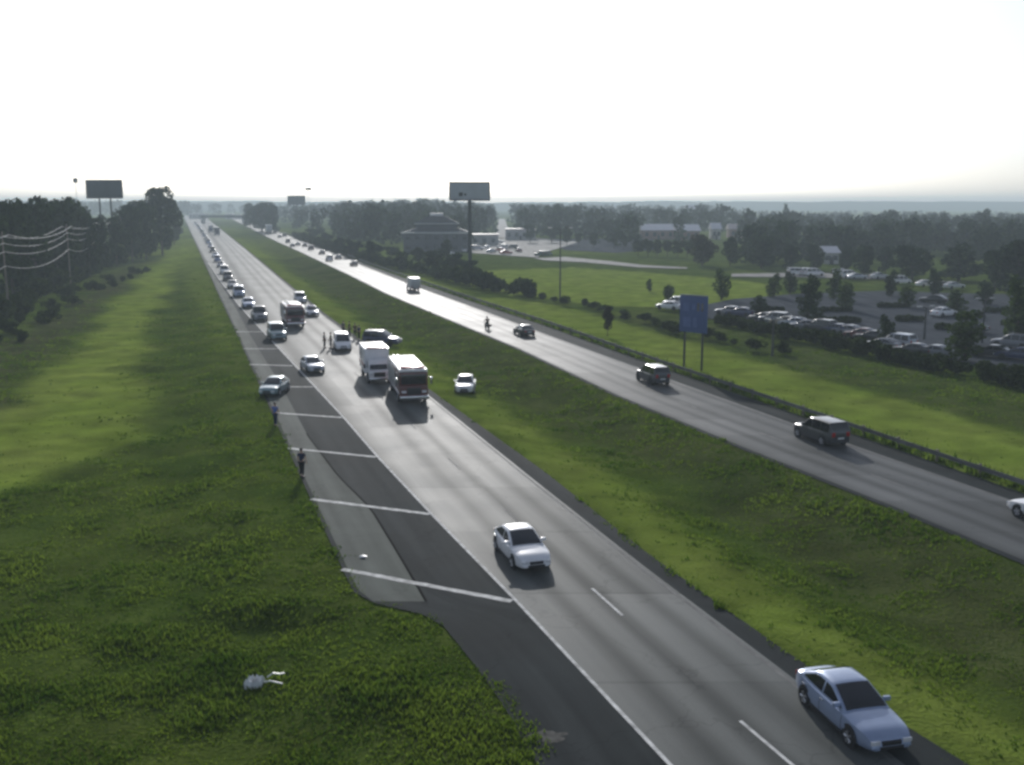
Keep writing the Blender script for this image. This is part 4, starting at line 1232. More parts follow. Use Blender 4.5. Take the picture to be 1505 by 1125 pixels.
# hedges and shrubs of the car park
def hedge(px0, px1, hgt, depth, label, count=None, group='hedges round the car park', mat=None, zoff=.05):
    a, b = at(*px0), at(*px1); L = (b - a).length; n = max(3, int(L / (hgt * .55)))
    rg = np.random.default_rng(int(px0[0] * 7 + px0[1]))
    cs = []
    for k in range(n):
        u = (k + .5) / n; q = hgt * rg.uniform(.42, .66)
        c = a.lerp(b, u); cs.append(((c.x - a.x + rg.uniform(-.3, .3) * depth, c.y - a.y + rg.uniform(-.3, .3) * depth, hgt * rg.uniform(.32, .55)), (max(q, L / n * .6), max(q, depth * .5), q)))
    V, Qd = leaf_cloud(cs, int(min(5000, 260 * n)), .16 + hgt * .03, rg)
    V[:, 2] = np.maximum(V[:, 2], 0)
    o = link('hedge', np_mesh('hedge', V, Qd), None, mat or M_BUSH, (a.x, a.y, zoff))
    return tag(o, label, 'hedge', group)


HD = [((1054, 476), (1100, 484), 1.7, "dark hedge just right of the blue sign below parked cars"), ((1104, 488), (1140, 493), 1.8, "dark hedge second from the blue sign along the car park front"),
      ((1143, 496), (1206, 506), 2.1, "dark hedge below the lone upright car park tree"), ((1212, 508), (1286, 524), 2.2, "long dark hedge at the front between the upright tree and the narrow dark tree"),
      ((1296, 527), (1345, 540), 1.9, "dark hedge right of the narrow dark tree below parked white cars"), ((1346, 540), (1392, 546), 2.0, "dark hedge left of the largest near tree"),
      ((1398, 546), (1412, 548), 1.2, "short hedge stub at the foot of the largest near tree"), ((1438, 556), (1500, 570), 2.4, "dark hedge at the right edge along the car park front"), ((1503, 570), (1560, 582), 2.4, "dark hedge running out of the picture at the right edge")]
for a, b, h, lab in HD: hedge(a, b, h * .82, 2.0, lab)
ISL = [((1206, 459), (1250, 459), "low hedge strip in the car park left of the short pale tree"), ((1209, 475), (1265, 475), "long low hedge strip behind the front hedges, middle left"), ((1289, 453), (1336, 453), "low hedge strip at the foot of the short pale green tree"),
       ((1316, 473), (1358, 473), "low hedge strip in the middle of the empty asphalt"), ((1376, 485), (1398, 485), "short low hedge strip left of the largest near tree"), ((1410, 467), (1446, 467), "low hedge strip behind the largest near tree"),
       ((1448, 460), (1482, 460), "low hedge strip at the right rear of the car park"), ((1472, 479), (1488, 479), "tiny low hedge strip near the right edge"), ((1110, 459), (1150, 459), "low hedge strip at the left of the car park")]
for a, b, lab in ISL: hedge(a, b, .8, 1.0, lab, group='low hedge strips on car park islands', zoff=.08)


# the left wood
GL = "trees of the wood left of the highway"
LW = [(-70, 498, 284, 130), (-20, 486, 290, 110), (20, 470, 288, 90), (55, 455, 282, 80), (86, 442, 281, 74), (112, 430, 288, 56), (128, 420, 300, 44), (35, 448, 292, 80), (-40, 455, 296, 90), (70, 430, 290, 70), (100, 415, 293, 54)]
for i, (x, yb_, yt, wpx) in enumerate(LW):
    tree_px('big', i, x, yb_ - 32 * (yb_ - 300) / 160, yt, wpx, "tall dark tree in the dense wood behind the power lines", M_TREE, group=GL)
LW2 = [(148, 396, 318, 38), (172, 388, 316, 36), (195, 382, 296, 44), (215, 378, 288, 46), (186, 372, 300, 40), (206, 366, 292, 40), (150, 376, 312, 34), (256, 358, 284, 30), (133, 404, 312, 36)]
for i, (x, yb_, yt, wpx) in enumerate(LW2):
    tree_px('big', i + 1, x, yb_, yt, wpx, "dark tree in the wood around the billboard post and the dome-topped tree", M_TREE, group=GL)
tree_px('big', 2, 239, 372, 271, 58, "tallest dome-topped dark tree at the left beside the far end of the road", M_TREE)
LBL = [(-60, 496), (14, 462), (67, 430), (100, 413), (130, 402), (160, 388), (200, 372), (240, 354), (262, 345)]
for i in range(30):
    x = -30 + 288 * i / 29; yb_ = float(np.interp(x, [q[0] for q in LBL], [q[1] for q in LBL])); d_ = at(x, yb_).y; hm_ = random.uniform(2.2, 5.5)
    tree_px('bush', i, x + random.uniform(-3, 3), yb_ + random.uniform(-2, 1.5), yb_ - hm_ / d_ * FPX, hm_ * random.uniform(1.3, 1.9) / d_ * FPX, "dark bush in the thick fringe at the foot of the left wood", M_BUSH, name='bush', group='fringe bushes of the left wood', cat='bush')
for i in range(26):
    u = i / 25; x = -20 + 230 * u + random.uniform(-10, 10); yb_ = 520 - 128 * u ** .75 + random.uniform(-24, 16) * (1 - .6 * u); d_ = at(x, yb_).y; hm_ = random.uniform(.5, 1.5)
    tree_px('bush', i, x, yb_, yb_ - hm_ / d_ * FPX, hm_ * random.uniform(2, 3.2) / d_ * FPX, "low scrubby shrub on the rough slope below the power lines", M_BUSH, name='shrub', group='scrub on the left slope', cat='shrub')
for i, (x, yb_, yt, wpx) in enumerate([(385, 340, 293, 48), (368, 335, 298, 24), (402, 342, 300, 26)]):
    tree_px('big', i, x, yb_, yt, wpx, ["dome-shaped clump tree beside the far end of the distant carriageway", "lower left shoulder tree of the far dome clump", "lower right shoulder tree of the far dome clump"][i], M_TREE)


# far-off woods as one mass
def wood(name, spots, leaves, mat):
    Vs, Qs, base = [], [], 0
    protos = []
    for s in range(5):
        rg = np.random.default_rng(200 + s); rd = random.Random(200 + s)
        cs = [((0, 0, .58), (.30, .30, .34))]
        for i in range(8):
            a = rd.uniform(0, 6.28); rr_ = rd.uniform(.1, .34); q = rd.uniform(.13, .2); cs.append(((rr_ * math.cos(a), rr_ * math.sin(a), rd.uniform(.10, .84)), (q, q, q)))
        protos.append(leaf_cloud(cs, leaves, .085, rg))
    for k, (x, y, h, wd) in enumerate(spots):
        V, Qd = protos[k % 5]; a = rng.uniform(0, 6.28); c, s_ = math.cos(a), math.sin(a)
        P = np.stack([(V[:, 0] * c - V[:, 1] * s_) * wd + x, (V[:, 0] * s_ + V[:, 1] * c) * wd + y, np.maximum(V[:, 2], 0.02) * h], 1)
        Vs.append(P); Qs.append(Qd + base); base += len(P)
    o = link(name, np_mesh(name, np.concatenate(Vs), np.concatenate(Qs)), None, mat)
    return tag(o, None, None, None, 'stuff')


def top_row(px):
    """photo row of the wood's upper edge across the picture"""
    return float(np.interp(px, [-400, 250, 300, 360, 420, 470, 520, 560, 640, 720, 728, 738, 748, 760, 840, 900, 960, 1020, 1060, 1100, 1150, 1250, 1350, 1420, 1505, 1900],
                           [292, 292, 295, 298, 298, 297, 294, 290, 290, 297, 303, 318, 303, 296, 297, 299, 301, 299, 301, 308, 309, 309, 309, 312, 310, 308]))


spots = []
for dist, sp, lo, hi in ((430, 6.5, 440, 1900), (470, 7, 430, 1900), (520, 7.5, 420, 1900), (600, 9, 400, 1900), (720, 11, 350, 1900), (880, 13, 250, 1900), (1100, 17, 200, 1900), (1400, 22, -300, 1900), (1560, 20, -400, 1900), (1900, 26, -400, 1900)):
    x = (lo - 752.5) / FPX * dist
    while x < (hi - 752.5) / FPX * dist:
        yy = dist * random.uniform(.95, 1.05); px = x / yy * FPX + 752.5
        tr = top_row(px)
        skip = (724 < px < 752) or (dist < 500 and 690 < px < 860) or (dist < 800 and px < 440) or (yy < 1500 and L_A(yy) - 12 < x < L_FG(yy) + 14)
        if dist < 560 and (930 < px < 1080): skip = skip or random.random() < .85
        if not skip:
            full = height_at(yy, tr)
            f = random.uniform(.80, 1.03) if dist >= 520 else random.uniform(.55, .9)
            h = max(5, full * f); spots.append((x, yy, h, h * random.uniform(.75, 1.05) * (1.25 if dist > 800 else 1)))
        x += sp * random.uniform(.7, 1.3)
for _ in range(150):                         # nearer scattered crowns over the right side
    px = random.uniform(1090, 1800); dist = random.uniform(290, 420)
    x = (px - 752.5) / FPX * dist; h = random.uniform(8, 13.5); spots.append((x, dist, h, h * .9))
wood("distant_woods", spots, 150, foliage("woods_leaves", (0.012, 0.024, 0.012), (0.045, 0.072, 0.03), 0.15, 0.12))
tree_px('cone', 0, 1153, 345, 299, 17, "pointed tree standing above the right-hand skyline", M_TREE)
tree_px('round', 0, 1310, 350, 305, 20, "rounded tree breaking the skyline right of the pointed one", M_TREE)
tree_px('round', 1, 1440, 352, 306, 26, "rounded tree breaking the skyline nearest the right edge", M_TREE)

# hills at the horizon
hv, hq = [], []
hx = np.linspace(-2780, 3580, 700)
for j, (yy, base_) in enumerate(((2600, 0), (2900, 1), (3500, 1), (4150, 0))):
    for x in hx:
        px_ = x / yy * FPX + 752
        z = (15.5 + 5 * vnoise(np.array([x]), np.array([j * 50.]), 520, 8)[0] + 3.5 * vnoise(np.array([x]), np.array([j * 90.]), 60, 2)[0] + 3 * vnoise(np.array([x]), np.array([j * 70.]), 17, 6)[0]) if base_ else -3
        hv.append((x, yy, z * (1.12 if j == 2 else .95)))
n_ = len(hx)
for j in range(3):
    for i in range(n_ - 1): hq.append((j * n_ + i, j * n_ + i + 1, (j + 1) * n_ + i + 1, (j + 1) * n_ + i))
hm = np_mesh("hills", hv, hq); hm.polygons.foreach_set("use_smooth", [True] * len(hm.polygons))
tag(link("hills", hm, None, foliage("hill_woods", (0.016, 0.028, 0.016), (0.04, 0.062, 0.03), 0.0, 0.03)), kind='structure')


# ------------------------------------------------------------------ signs, poles, wires, guardrail
def billboard(px, ptop, pbot, width_px, label, rz, face, mark=True, poles=1):
    """px = photo base of the post; ptop/pbot = photo rows of the panel"""
    p = at(*px); zt_, zb_ = height_at(p.y, ptop), height_at(p.y, pbot); wd = width_px / FPX * p.y; p.z = float(ground_z(np.array([p.x]), np.array([p.y]))[0])
    zt_ -= p.z; zb_ -= p.z
    t = thing('billboard', label, 'billboard', p, rz)
    link('panel', MB().box(-wd / 2, wd / 2, -.35, .35, zb_, zt_, .04).mesh('panel'), t, face)
    fr = MB()
    for z in (zb_, zt_): fr.box(-wd / 2 - .12, wd / 2 + .12, -.42, .42, z - .16, z + .10, .02)
    for x in (-wd / 2, wd / 2): fr.box(x - .12, x + .12, -.415, .415, zb_ + .1, zt_ - .16, .02)
    link('frame', fr.mesh('frame'), t, M_DARKSTEEL)
    if poles == 1:
        link('post', MB().tube((0, .0, -.3), (0, 0, zb_ - .17), .5, .42, 14).mesh('post'), t, M_DARKSTEEL)
    else:
        for x in (-wd * .16, wd * .16): link('post', MB().tube((x, 0, -.3), (x, 0, zb_ - .17), .28, .25, 10).mesh('post'), t, M_DARKSTEEL)
    cw_ = MB().box(-wd / 2, wd / 2, -1.1, -.43, zb_ - .25, zb_ - .17)
    link('catwalk', cw_.mesh('catwalk'), t, M_DARKSTEEL)
    if mark:
        mk = MB().box(-wd * .27, -wd * .17, -.37, -.33, zb_ + (zt_ - zb_) * .2, zb_ + (zt_ - zb_) * .42); mk.box(-wd * .14, -wd * .08, -.37, -.33, zb_ + (zt_ - zb_) * .24, zb_ + (zt_ - zb_) * .36)
        link('lettering', mk.mesh('lettering'), t, M_BLACK)
    return t


M_BB1 = principled("pale_billboard_face", (0.40, 0.42, 0.46), 0.6, noise=0.08, scale=.3)
M_BB2 = principled("dark_billboard_face", (0.07, 0.085, 0.10), 0.6, noise=0.15, scale=.3)
billboard((691, 402), 268, 294, 58, "tall single-post billboard with a blank pale grey face beyond the far carriageway", 0.06, M_BB1)
billboard((160, 378), 265, 291, 53, "dark-faced billboard rising above the trees at the left", -0.1, M_BB2, mark=False, poles=2)
billboard((437, 334), 288, 301, 25, "distant hazy billboard standing beside the far carriageway's end", 0.0, M_BB2, mark=False)


def pole_sign(px, ptop, pbot, wpx, label):
    p = at(*px); zt_, zb_ = height_at(p.y, ptop), height_at(p.y, pbot); wd = wpx / FPX * p.y
    t = thing('pole_sign', label, 'sign', p)
    link('panel', MB().box(-wd / 2, wd / 2, -.3, .3, zb_, zt_, .15).mesh('panel'), t, M_BB2)
    link('post', MB().tube((0, 0, -.2), (0, 0, zb_ - .01), .16, .12, 8).mesh('post'), t, M_STEEL)
    return t


pole_sign((117, 352), 262, 269, 6, "small dark sign on a very tall mast left of the dark billboard")
pole_sign((455, 336), 276, 280, 9, "small dark sign on a tall thin mast above the distant billboard")


def blue_sign():
    a, b = at(1004, 531), at(1031, 546)
    mid_ = (a + b) / 2; d = b - a; rz = math.atan2(d.y, d.x)
    # the panel faces the traffic that drives away from the camera
    t = thing('information_sign', "large blue information sign on two posts between guardrail and car park", 'road sign', (mid_.x, mid_.y, -.3), rz * 0.55)
    zt_, zb_ = height_at(mid_.y, 434) + .3, height_at(mid_.y, 489) + .3
    wd = 3.55
    link('panel', MB().box(-wd / 2, wd / 2, -.04, .04, zb_, zt_, .01).mesh('panel'), t, principled("blue_sign_face", (0.065, 0.11, 0.26), 0.5, noise=.1))
    lg = [(-1.35, -.55, .56, .78), (.45, .75, .58, .80), (1.0, 1.25, .58, .80), (-.2, .25, .60, .76), (-1.3, -.35, .14, .40), (.0, .45, .14, .40)]
    for k, (x0, x1, f0, f1) in enumerate(lg):
        mt = M_FAINTPAINT if k in (1, 2) else principled("sign_logo_panel", (0.10, 0.15, 0.33), .5)
        link('logo_plate', MB().box(x0, x1, -.058, -.035, zb_ + (zt_ - zb_) * f0, zb_ + (zt_ - zb_) * f1).mesh('logo_plate'), t, mt)
    link('border', MB().box(-wd / 2 + .05, wd / 2 - .05, -.052, -.036, zt_ - .14, zt_ - .08).mesh('border'), t, M_FAINTPAINT)
    for x in (-1.15, 1.15): link('post', MB().box(x - .09, x + .09, .045, .2, -.4, zt_ - .2, .01).mesh('post'), t, M_DARKSTEEL)


blue_sign()


def lamp_post(px, ptop, label, arm=1.6):
    p = at(*px); zt_ = height_at(p.y, ptop)
    t = thing('lamp_post', label, 'lamp post', p, 0.3)
    link('pole', MB().tube((0, 0, -.2), (0, 0, zt_), .16, .09, 10).mesh('pole'), t, M_DARKSTEEL)
    for sg in (-1, 1):
        link('arm', MB().path([(0, 0, zt_ - .3), (sg * arm * .5, 0, zt_ + .05), (sg * arm, 0, zt_ + .1)], .05).mesh('arm'), t, M_DARKSTEEL)
        link('lamp_head', MB().box(min(sg * arm, sg * (arm + .7)), max(sg * arm, sg * (arm + .7)), -.16, .16, zt_ + .02, zt_ + .18, .04).mesh('lamp_head'), t, M_STEEL)


lamp_post((823, 441), 336, "tall dark lamp post in front of the green field")
lamp_post((1135, 521), 470, "short thin post in the tall grass left of the front hedges", .4)
lamp_post((1358, 500), 452, "thin lamp post on the open car park asphalt", .6)
lamp_post((1443, 505), 440, "thin lamp post in the car park right of the largest near tree", .7)

# power line
PP = [(-150, 520), (13, 462), (104, 418), (141, 399), (163, 388), (180, 380)]
POL = []
for i, q in enumerate(PP):
    p = at(*q); p.z = -.6; POL.append(p)
lab = ["utility pole beyond the left edge of the picture", "utility pole nearest the left edge, before the dark wood", "second utility pole from the left, before the dark wood", "third utility pole from the left, near the billboard", "fourth utility pole, near the billboard post", "farthest utility pole before the wood"]
WZ = [(12.9, -.9), (12.9, .9), (11.6, -.12), (10.3, -.12), (8.1, -.12)]
for i, p in enumerate(POL):
    j = min(i, len(POL) - 2); d = POL[j + 1] - POL[j]; rz = math.atan2(d.y, d.x)
    t = thing('utility_pole', lab[i], 'utility pole', p, rz, 'utility poles along the left wood')
    link('pole', MB().tube((0, 0, -.3), (0, 0, 13.4), .18, .12, 10).mesh('pole'), t, M_WOOD)
    link('crossarm', MB().box(-.06, .06, -1.2, 1.2, 12.65, 12.8).mesh('crossarm'), t, M_WOOD)
    for z, y in WZ[:2]: link('insulator', MB().tube((0, y, 12.8), (0, y, 12.95), .05, .04, 8).mesh('insulator'), t, M_STEEL)
wl_ = ["topmost near wire of the power line at the left wood", "topmost rear wire of the power line at the left wood", "second wire down of the power line at the left wood", "third wire down of the power line at the left wood", "lowest wire of the power line at the left wood"]
for k, (z, off) in enumerate(WZ):
    mb = MB(); pts = []
    for i in range(len(POL) - 1):
        a, b = POL[i], POL[i + 1]; d = (b - a); s = Vector((-d.y, d.x, 0)).normalized()
        for u in np.linspace(0, 1, 15)[:-1]:
            c = a.lerp(b, u) + s * off; pts.append((c.x, c.y, a.z + z - 4 * u * (1 - u) * d.length * .022 - (0 if k != 4 else 4 * u * (1 - u) * .3)))
    mb.path(pts, .032, 5)
    tag(link('power_line_wire', mb.mesh('wire'), None, M_WIRE), wl_[k], 'wire', 'power line wires')


# guardrail: one thing, its beam in one run, each near post a part
def guardrail():
    y0 = 40.0
    t = thing('guardrail', "long steel guardrail on posts along the outer side of the far carriageway", 'guardrail', (float(L_FG(y0)), y0, 0))
    ox, oy = float(L_FG(y0)), y0
    prof = [(-.05, .44), (.03, .49), (-.03, .58), (.03, .66), (-.05, .74), (-.09, .74), (-.01, .66), (-.07, .58), (-.01, .49), (-.09, .44)]
    rings = []; y = y0
    ys_ = []
    while y < 620: ys_.append(y); y += 3.8
    for y in ys_:
        x = float(L_FG(y)) + .25
        rings.append([(x + a - ox, y - oy, b) for a, b in prof])
    link('rail', MB().loft(rings).mesh('rail', 0), t, principled('weathered_rail', (0.17, 0.175, 0.17), 0.75, 0.2, 0.2, noise=.3, scale=.8))
    pm = MB().box(0, .16, -.08, .08, -.4, .78, .01); pm.box(-.07, .0, -.09, .09, .42, .76, .005); pm = pm.mesh('post')
    for k, y in enumerate(ys_[:98]):
        link('post', pm, t, M_WOOD, (float(L_FG(y)) + .33 - ox, y - oy, 0))


guardrail()


# ------------------------------------------------------------------ buildings
M_WALLPALE = principled("pale_render_wall", (0.42, 0.41, 0.39), .8, noise=.08, scale=.5)
M_WALLBRICK = principled("brick_wall", (0.22, 0.13, 0.10), .85, noise=.2, scale=.8)
M_ROOFDARK = principled("dark_shingle_roof", (0.05, 0.052, 0.058), .8, noise=.2, scale=1.2)
M_ROOFPALE = principled("white_metal_roof", (0.66, 0.64, 0.66), .5, noise=.06, scale=.5)
M_ROOFPINK = principled("pale_pinkish_roof", (0.55, 0.46, 0.44), .6, noise=.1, scale=.5)
M_WIN = principled("window_glass", (0.03, 0.035, 0.045), .08, 0, .6)


def building(name, px, wpx, depth, wall_h, label, roof='gable', roof_h=3.0, wallm=None, roofm=None, rz=0.0, floors=1, cap=None, cat='building', group=None):
    p = at(*px); wd = wpx / FPX * p.y; h = wd / 2; d = depth / 2
    t = thing(name, label, cat, (p.x, p.y + d, -.1), rz, group)
    link('wall', MB().box(-h, h, -d, d, 0, wall_h, .03).mesh('wall'), t, wallm or M_WALLPALE)
    e = .6; V = []
    m = MB()
    if roof == 'gable':
        m.loft([[(-h - e, -d - e, wall_h + .01), (-h - e, 0, wall_h + roof_h), (-h - e, d + e, wall_h + .01)], [(h + e, -d - e, wall_h + .01), (h + e, 0, wall_h + roof_h), (h + e, d + e, wall_h + .01)]])
    elif roof == 'hip':
        m.loft([[(-h - e, -d - e, wall_h + .01), (h + e, -d - e, wall_h + .01), (h + e, d + e, wall_h + .01), (-h - e, d + e, wall_h + .01)], [(-h * .25, -.6, wall_h + roof_h), (h * .25, -.6, wall_h + roof_h), (h * .25, .6, wall_h + roof_h), (-h * .25, .6, wall_h + roof_h)]])
    else:
        m.box(-h - .15, h + .15, -d - .15, d + .15, wall_h + .005, wall_h + roof_h, .03)
    rf = link('roof', m.mesh('roof', 20), t, roofm or M_ROOFDARK)
    if cap: link('cupola', MB().box(-h * .28, h * .28, -1.2, 1.2, wall_h + roof_h - .2, wall_h + roof_h + 1.0, .05).mesh('cupola'), rf, cap)
    n = max(2, int(wd / 3.2)); fh = wall_h / floors
    for f in range(floors):
        for k in range(n):
            x = -h + (k + .5) * wd / n
            wn_ = link('window', MB().box(x - .75, x + .75, -d - .05, -d + .05, f * fh + fh * .35, f * fh + fh * .78, .01).mesh('window'), t, M_WIN)
    link('door', MB().box(-.6, .6, -d - .07, -d + .04, 0, 2.2, .01).mesh('door'), t, M_ROOFDARK)
    return t


M_WALLDARK = principled("dark_hotel_wall", (0.085, 0.09, 0.105), .8, noise=.15, scale=.4)
bld = building('large_building', (640, 371), 96, 16, 7.0, "wide dark two-tier building with a white-capped hipped roof left of the tall billboard", 'hip', 3.0, M_WALLDARK, M_ROOFDARK, .05, 2)
pz = at(640, 371); hw2 = 96 / FPX * pz.y / 2
link('fascia', MB().box(-hw2 - .75, hw2 + .75, -8.78, -8.62, 6.65, 7.2, .02).mesh('fascia'), bld, M_STEEL)
up = link('upper_storey', MB().box(-hw2 * .62, hw2 * .62, -4.5, 4.5, 8.0, 9.9, .03).mesh('upper_storey'), bld, M_WALLDARK)
link('upper_fascia', MB().box(-hw2 * .68, hw2 * .68, -5.2, 5.2, 9.905, 10.3, .03).mesh('upper_fascia'), up, M_STEEL)
link('upper_roof', MB().loft([[(-hw2 * .68, -5.2, 10.31), (hw2 * .68, -5.2, 10.31), (hw2 * .68, 5.2, 10.31), (-hw2 * .68, 5.2, 10.31)], [(-hw2 * .2, -.6, 13.0), (hw2 * .2, -.6, 13.0), (hw2 * .2, .6, 13.0), (-hw2 * .2, .6, 13.0)]]).mesh('upper_roof', 20), up, M_ROOFDARK)
link('cupola', MB().box(-hw2 * .2, hw2 * .2, -1, 1, 12.8, 13.8, .05).mesh('cupola'), up, M_ROOFPALE)
building('fuel_canopy_shop', (712, 361), 40, 10, 4.0, "bright pale shop on the forecourt right of the tall billboard", 'flat', .7, M_WALLPALE, M_ROOFPINK)
building('shop', (765, 353), 44, 12, 4.6, "low pinkish-roofed shop behind the forecourt cars", 'flat', .8, M_WALLPALE, M_ROOFPINK)
building('long_shed', (968, 352), 46, 14, 4.4, "long building with white roof above the tree clump, left of another", 'gable', 3.0, M_WALLBRICK, M_ROOFPALE)
building('long_shed', (1012, 353), 32, 14, 4.4, "building with white roof above the tree clump, right of a longer one", 'gable', 3.0, M_WALLBRICK, M_ROOFPALE)
building('house', (1053, 352), 12, 9, 5, "small pale gabled house right of the white roofs", 'gable', 3, M_WALLPALE, M_ROOFPALE)
building('house', (1082, 350), 18, 9, 4.5, "small house with pale roof beyond the row of dark trees", 'gable', 2.6, M_WALLBRICK, M_ROOFPINK)
building('house', (1016, 326), 14, 14, 12, "distant hazy house with white roof high on the wooded rise", 'gable', 4.0, M_WALLPALE, M_ROOFPALE)
building('shed', (1222, 388), 20, 8, 3.2, "low building with pale roof seen between the dark row trees", 'gable', 1.8, M_WALLPALE, M_ROOFPALE)
for x, wpx, lab_ in ((283, 10, "distant pale roadside building left of the road's far end"), (296, 12, "distant pale building straight over the road's far end"), (336, 10, "distant bluish-white building right of the overpass"), (352, 14, "distant pale building between overpass and far dome trees")):
    building('distant_building', (x, 322), wpx, 12, 5.5 if x != 352 else 4, lab_, 'flat', .8, M_WALLPALE, M_ROOFPALE)

# overpass at the far end of the road
p = at(327, 328.5)
ov = thing('overpass', "dark overpass crossing the highway at its far end", 'bridge', (p.x, p.y, 0))
link('deck', MB().box(-18, 20, -5, 5, 4.9, 6.2, .1).mesh('deck'), ov, M_DARKSTEEL)
for yy in (-5.1, 4.9): link('parapet', MB().box(-18, 20, yy, yy + .2, 6.2, 7.1, .02).mesh('parapet'), ov, M_DARKSTEEL)
for xx in (-17, 19): link('pier', MB().box(xx - .7, xx + .7, -4, 4, -.3, 4.9, .05).mesh('pier'), ov, M_WALLPALE)


# ------------------------------------------------------------------ parked cars
def lot(kind, colr, px, lab, rz=None, z=.075, group='cars parked in the car park'):
    p = at(*px); p.z = z
    return car(kind, colr, lab, 'suv' if kind == 'suv' else ('minivan' if kind == 'van' else 'car'), px, rz if rz is not None else R(140), name='parked_car' if kind == 'sedan' else ('parked_suv' if kind == 'suv' else 'parked_van'), loc=p, group=group, lod=1 if p.y < 200 else 2)


lot('sedan', 'white', (1387, 466), "white car parked out on the open asphalt left of the largest near tree", R(30))
for k, (kind, colr, px, lab_) in enumerate([('suv', 'silver', (1317, 512), "silver SUV just right of the narrow dark tree behind the front hedge"), ('sedan', 'grey', (1296, 515), "grey car behind the front hedge at the foot of the narrow dark tree"), ('sedan', 'charcoal', (1341, 523), "charcoal car third right of the narrow dark tree behind the front hedge"), ('sedan', 'grey', (1370, 526), "grey car behind the hedge, the last before the largest near tree"),
                                            ('suv', 'grey', (1488, 513), "grey SUV at the right edge of the car park"), ('sedan', 'grey', (1245, 494), "grey car with pale roof behind the long front hedge"), ('sedan', 'black', (1122, 474), "black car in the left part, left end of the parked row"), ('suv', 'grey', (1138, 477), "grey SUV second in the left parked row"), ('sedan', 'tan', (1154, 480), "tan car third in the left parked row"), ('sedan', 'silver', (1168, 482), "silver car at the right end of the left parked row"),
                                            ('sedan', 'black', (1372, 446), "black car at the back of the car park behind the narrow tree"), ('sedan', 'white', (984, 456), "white car just left of the blue sign"), ('suv', 'silver', (994, 452), "silver SUV half hidden behind the blue sign's left edge"), ('sedan', 'grey', (1072, 464), "grey car directly right of the blue sign"), ('sedan', 'navy', (1088, 466), "navy car second right of the blue sign"),
                                            ('sedan', 'charcoal', (1455, 526), "charcoal car behind the right-hand front hedge"), ('sedan', 'navy', (1495, 530), "dark blue car behind the right-hand front hedge at the edge"), ("sedan", "grey", (1183, 486), "grey car behind the hedge below the lone upright tree"), ("suv", "charcoal", (1205, 489), "charcoal SUV behind the hedge, first right of the lone upright tree"), ("sedan", "navy", (1228, 492), "navy car behind the long front hedge, left of a grey one"), ("sedan", "maroon", (1266, 499), "maroon car behind the long front hedge, right of a grey one"), ("sedan", "black", (1282, 503), "black car left of the narrow dark tree behind the front hedge"), ("sedan", "charcoal", (1425, 489), "charcoal car on the open asphalt right of the largest near tree")]):
    lot(kind, colr, px, lab_, R(125 + (k * 37) % 18))
for k, (kind, colr, px, lab_) in enumerate([('van', 'white', (1172, 405), "white van at the left end of the bright far row"), ('suv', 'white', (1186, 405), "white SUV second in the bright far row"), ('van', 'white', (1196, 406), "white van third in the bright far row, before a dark tree"), ('suv', 'white', (1236, 406), "white SUV in the bright far row just right of the pale slim tree"), ('van', 'white', (1247, 409), "white van in the bright far row under a small dark tree"), ('sedan', 'silver', (1260, 411), "silver car near the right end of the bright far row"), ('sedan', 'offwhite', (1292, 410), "off-white car under the dark row trees, right of the bright row"), ('van', 'white', (1323, 418), "white van standing alone behind the car park between two narrow trees"), ('sedan', 'offwhite', (1362, 422), "pale car under the wide dark tree"), ('sedan', 'tan', (1385, 424), "tan car left under the big peaked tree"), ('sedan', 'offwhite', (1402, 425), "pale car right under the big peaked tree")]):
    lot(kind, colr, px, lab_, R(10 + (k * 53) % 20), .06, 'cars parked beyond the car park')
for k, (kind, colr, px, lab_) in enumerate([('van', 'white', (702, 368), "white van nearest the billboard post on the forecourt"), ('sedan', 'white', (716, 366), "white car second on the forecourt from the billboard post"), ('suv', 'white', (738, 366), "white SUV in the middle of the forecourt"), ('sedan', 'red', (744, 374), "red car at the forecourt's near edge"), ('sedan', 'maroon', (762, 371), "maroon car at the forecourt's right"), ('suv', 'charcoal', (752, 366), "charcoal SUV on the forecourt beside the white one"), ('suv', 'green', (805, 377), "dark green SUV on the service road right of the forecourt"), ('suv', 'green', (795, 377), "dark green SUV left of its twin near the forecourt"), ('sedan', 'white', (658, 375), "white car below the large dark-roofed building"), ('sedan', 'white', (682, 371), "white car just left of the billboard post"),
                                            ('sedan', 'white', (733, 358), "white car on the forecourt in front of the pinkish shop"), ('sedan', 'silver', (722, 372), "silver car at the forecourt's near left edge"), ('sedan', 'red', (735, 370), "small red car between white ones on the forecourt")]):
    lot(kind, colr, px, lab_, R((k * 71) % 180), .065, 'cars on the forecourt')

# ------------------------------------------------------------------ litter in the near grass
p = at(374, 982); p.z = float(ground_z(np.array([p.x]), np.array([p.y]))[0])
t = thing('crumpled_bag', "crumpled torn white plastic bag with a dark hollow lying in the near left grass", 'bag', (p.x, p.y, p.z + .05), 0.4, None, .8)
bk = MB()
ring = []
for k in range(26):
    a = k / 26 * 6.283; ring.append((math.cos(a), math.sin(a), .36 + random.uniform(-.10, .10), random.uniform(-.07, .09)))
bk.loft([[(c * r_ * 1.15, s_ * r_ * 1.05, -.1 + q * .4) for c, s_, r_, q in ring], [(c * r_ * 1.2, s_ * r_, .14 + q) for c, s_, r_, q in ring], [(c * r_ * .92, s_ * r_ * .82, .30 + q * 1.3) for c, s_, r_, q in ring], [(c * r_ * .62, s_ * r_ * .5, .22 + q) for c, s_, r_, q in ring], [(c * r_ * .4, s_ * r_ * .34, .02) for c, s_, r_, q in ring]])
link('shell', bk.mesh('shell', 25), t, PAINT['offwhite'])
link('hollow', MB().ball((0, 0, .06), .2, 2, (1, .9, .35), .2).mesh('hollow'), t, M_BLACK)
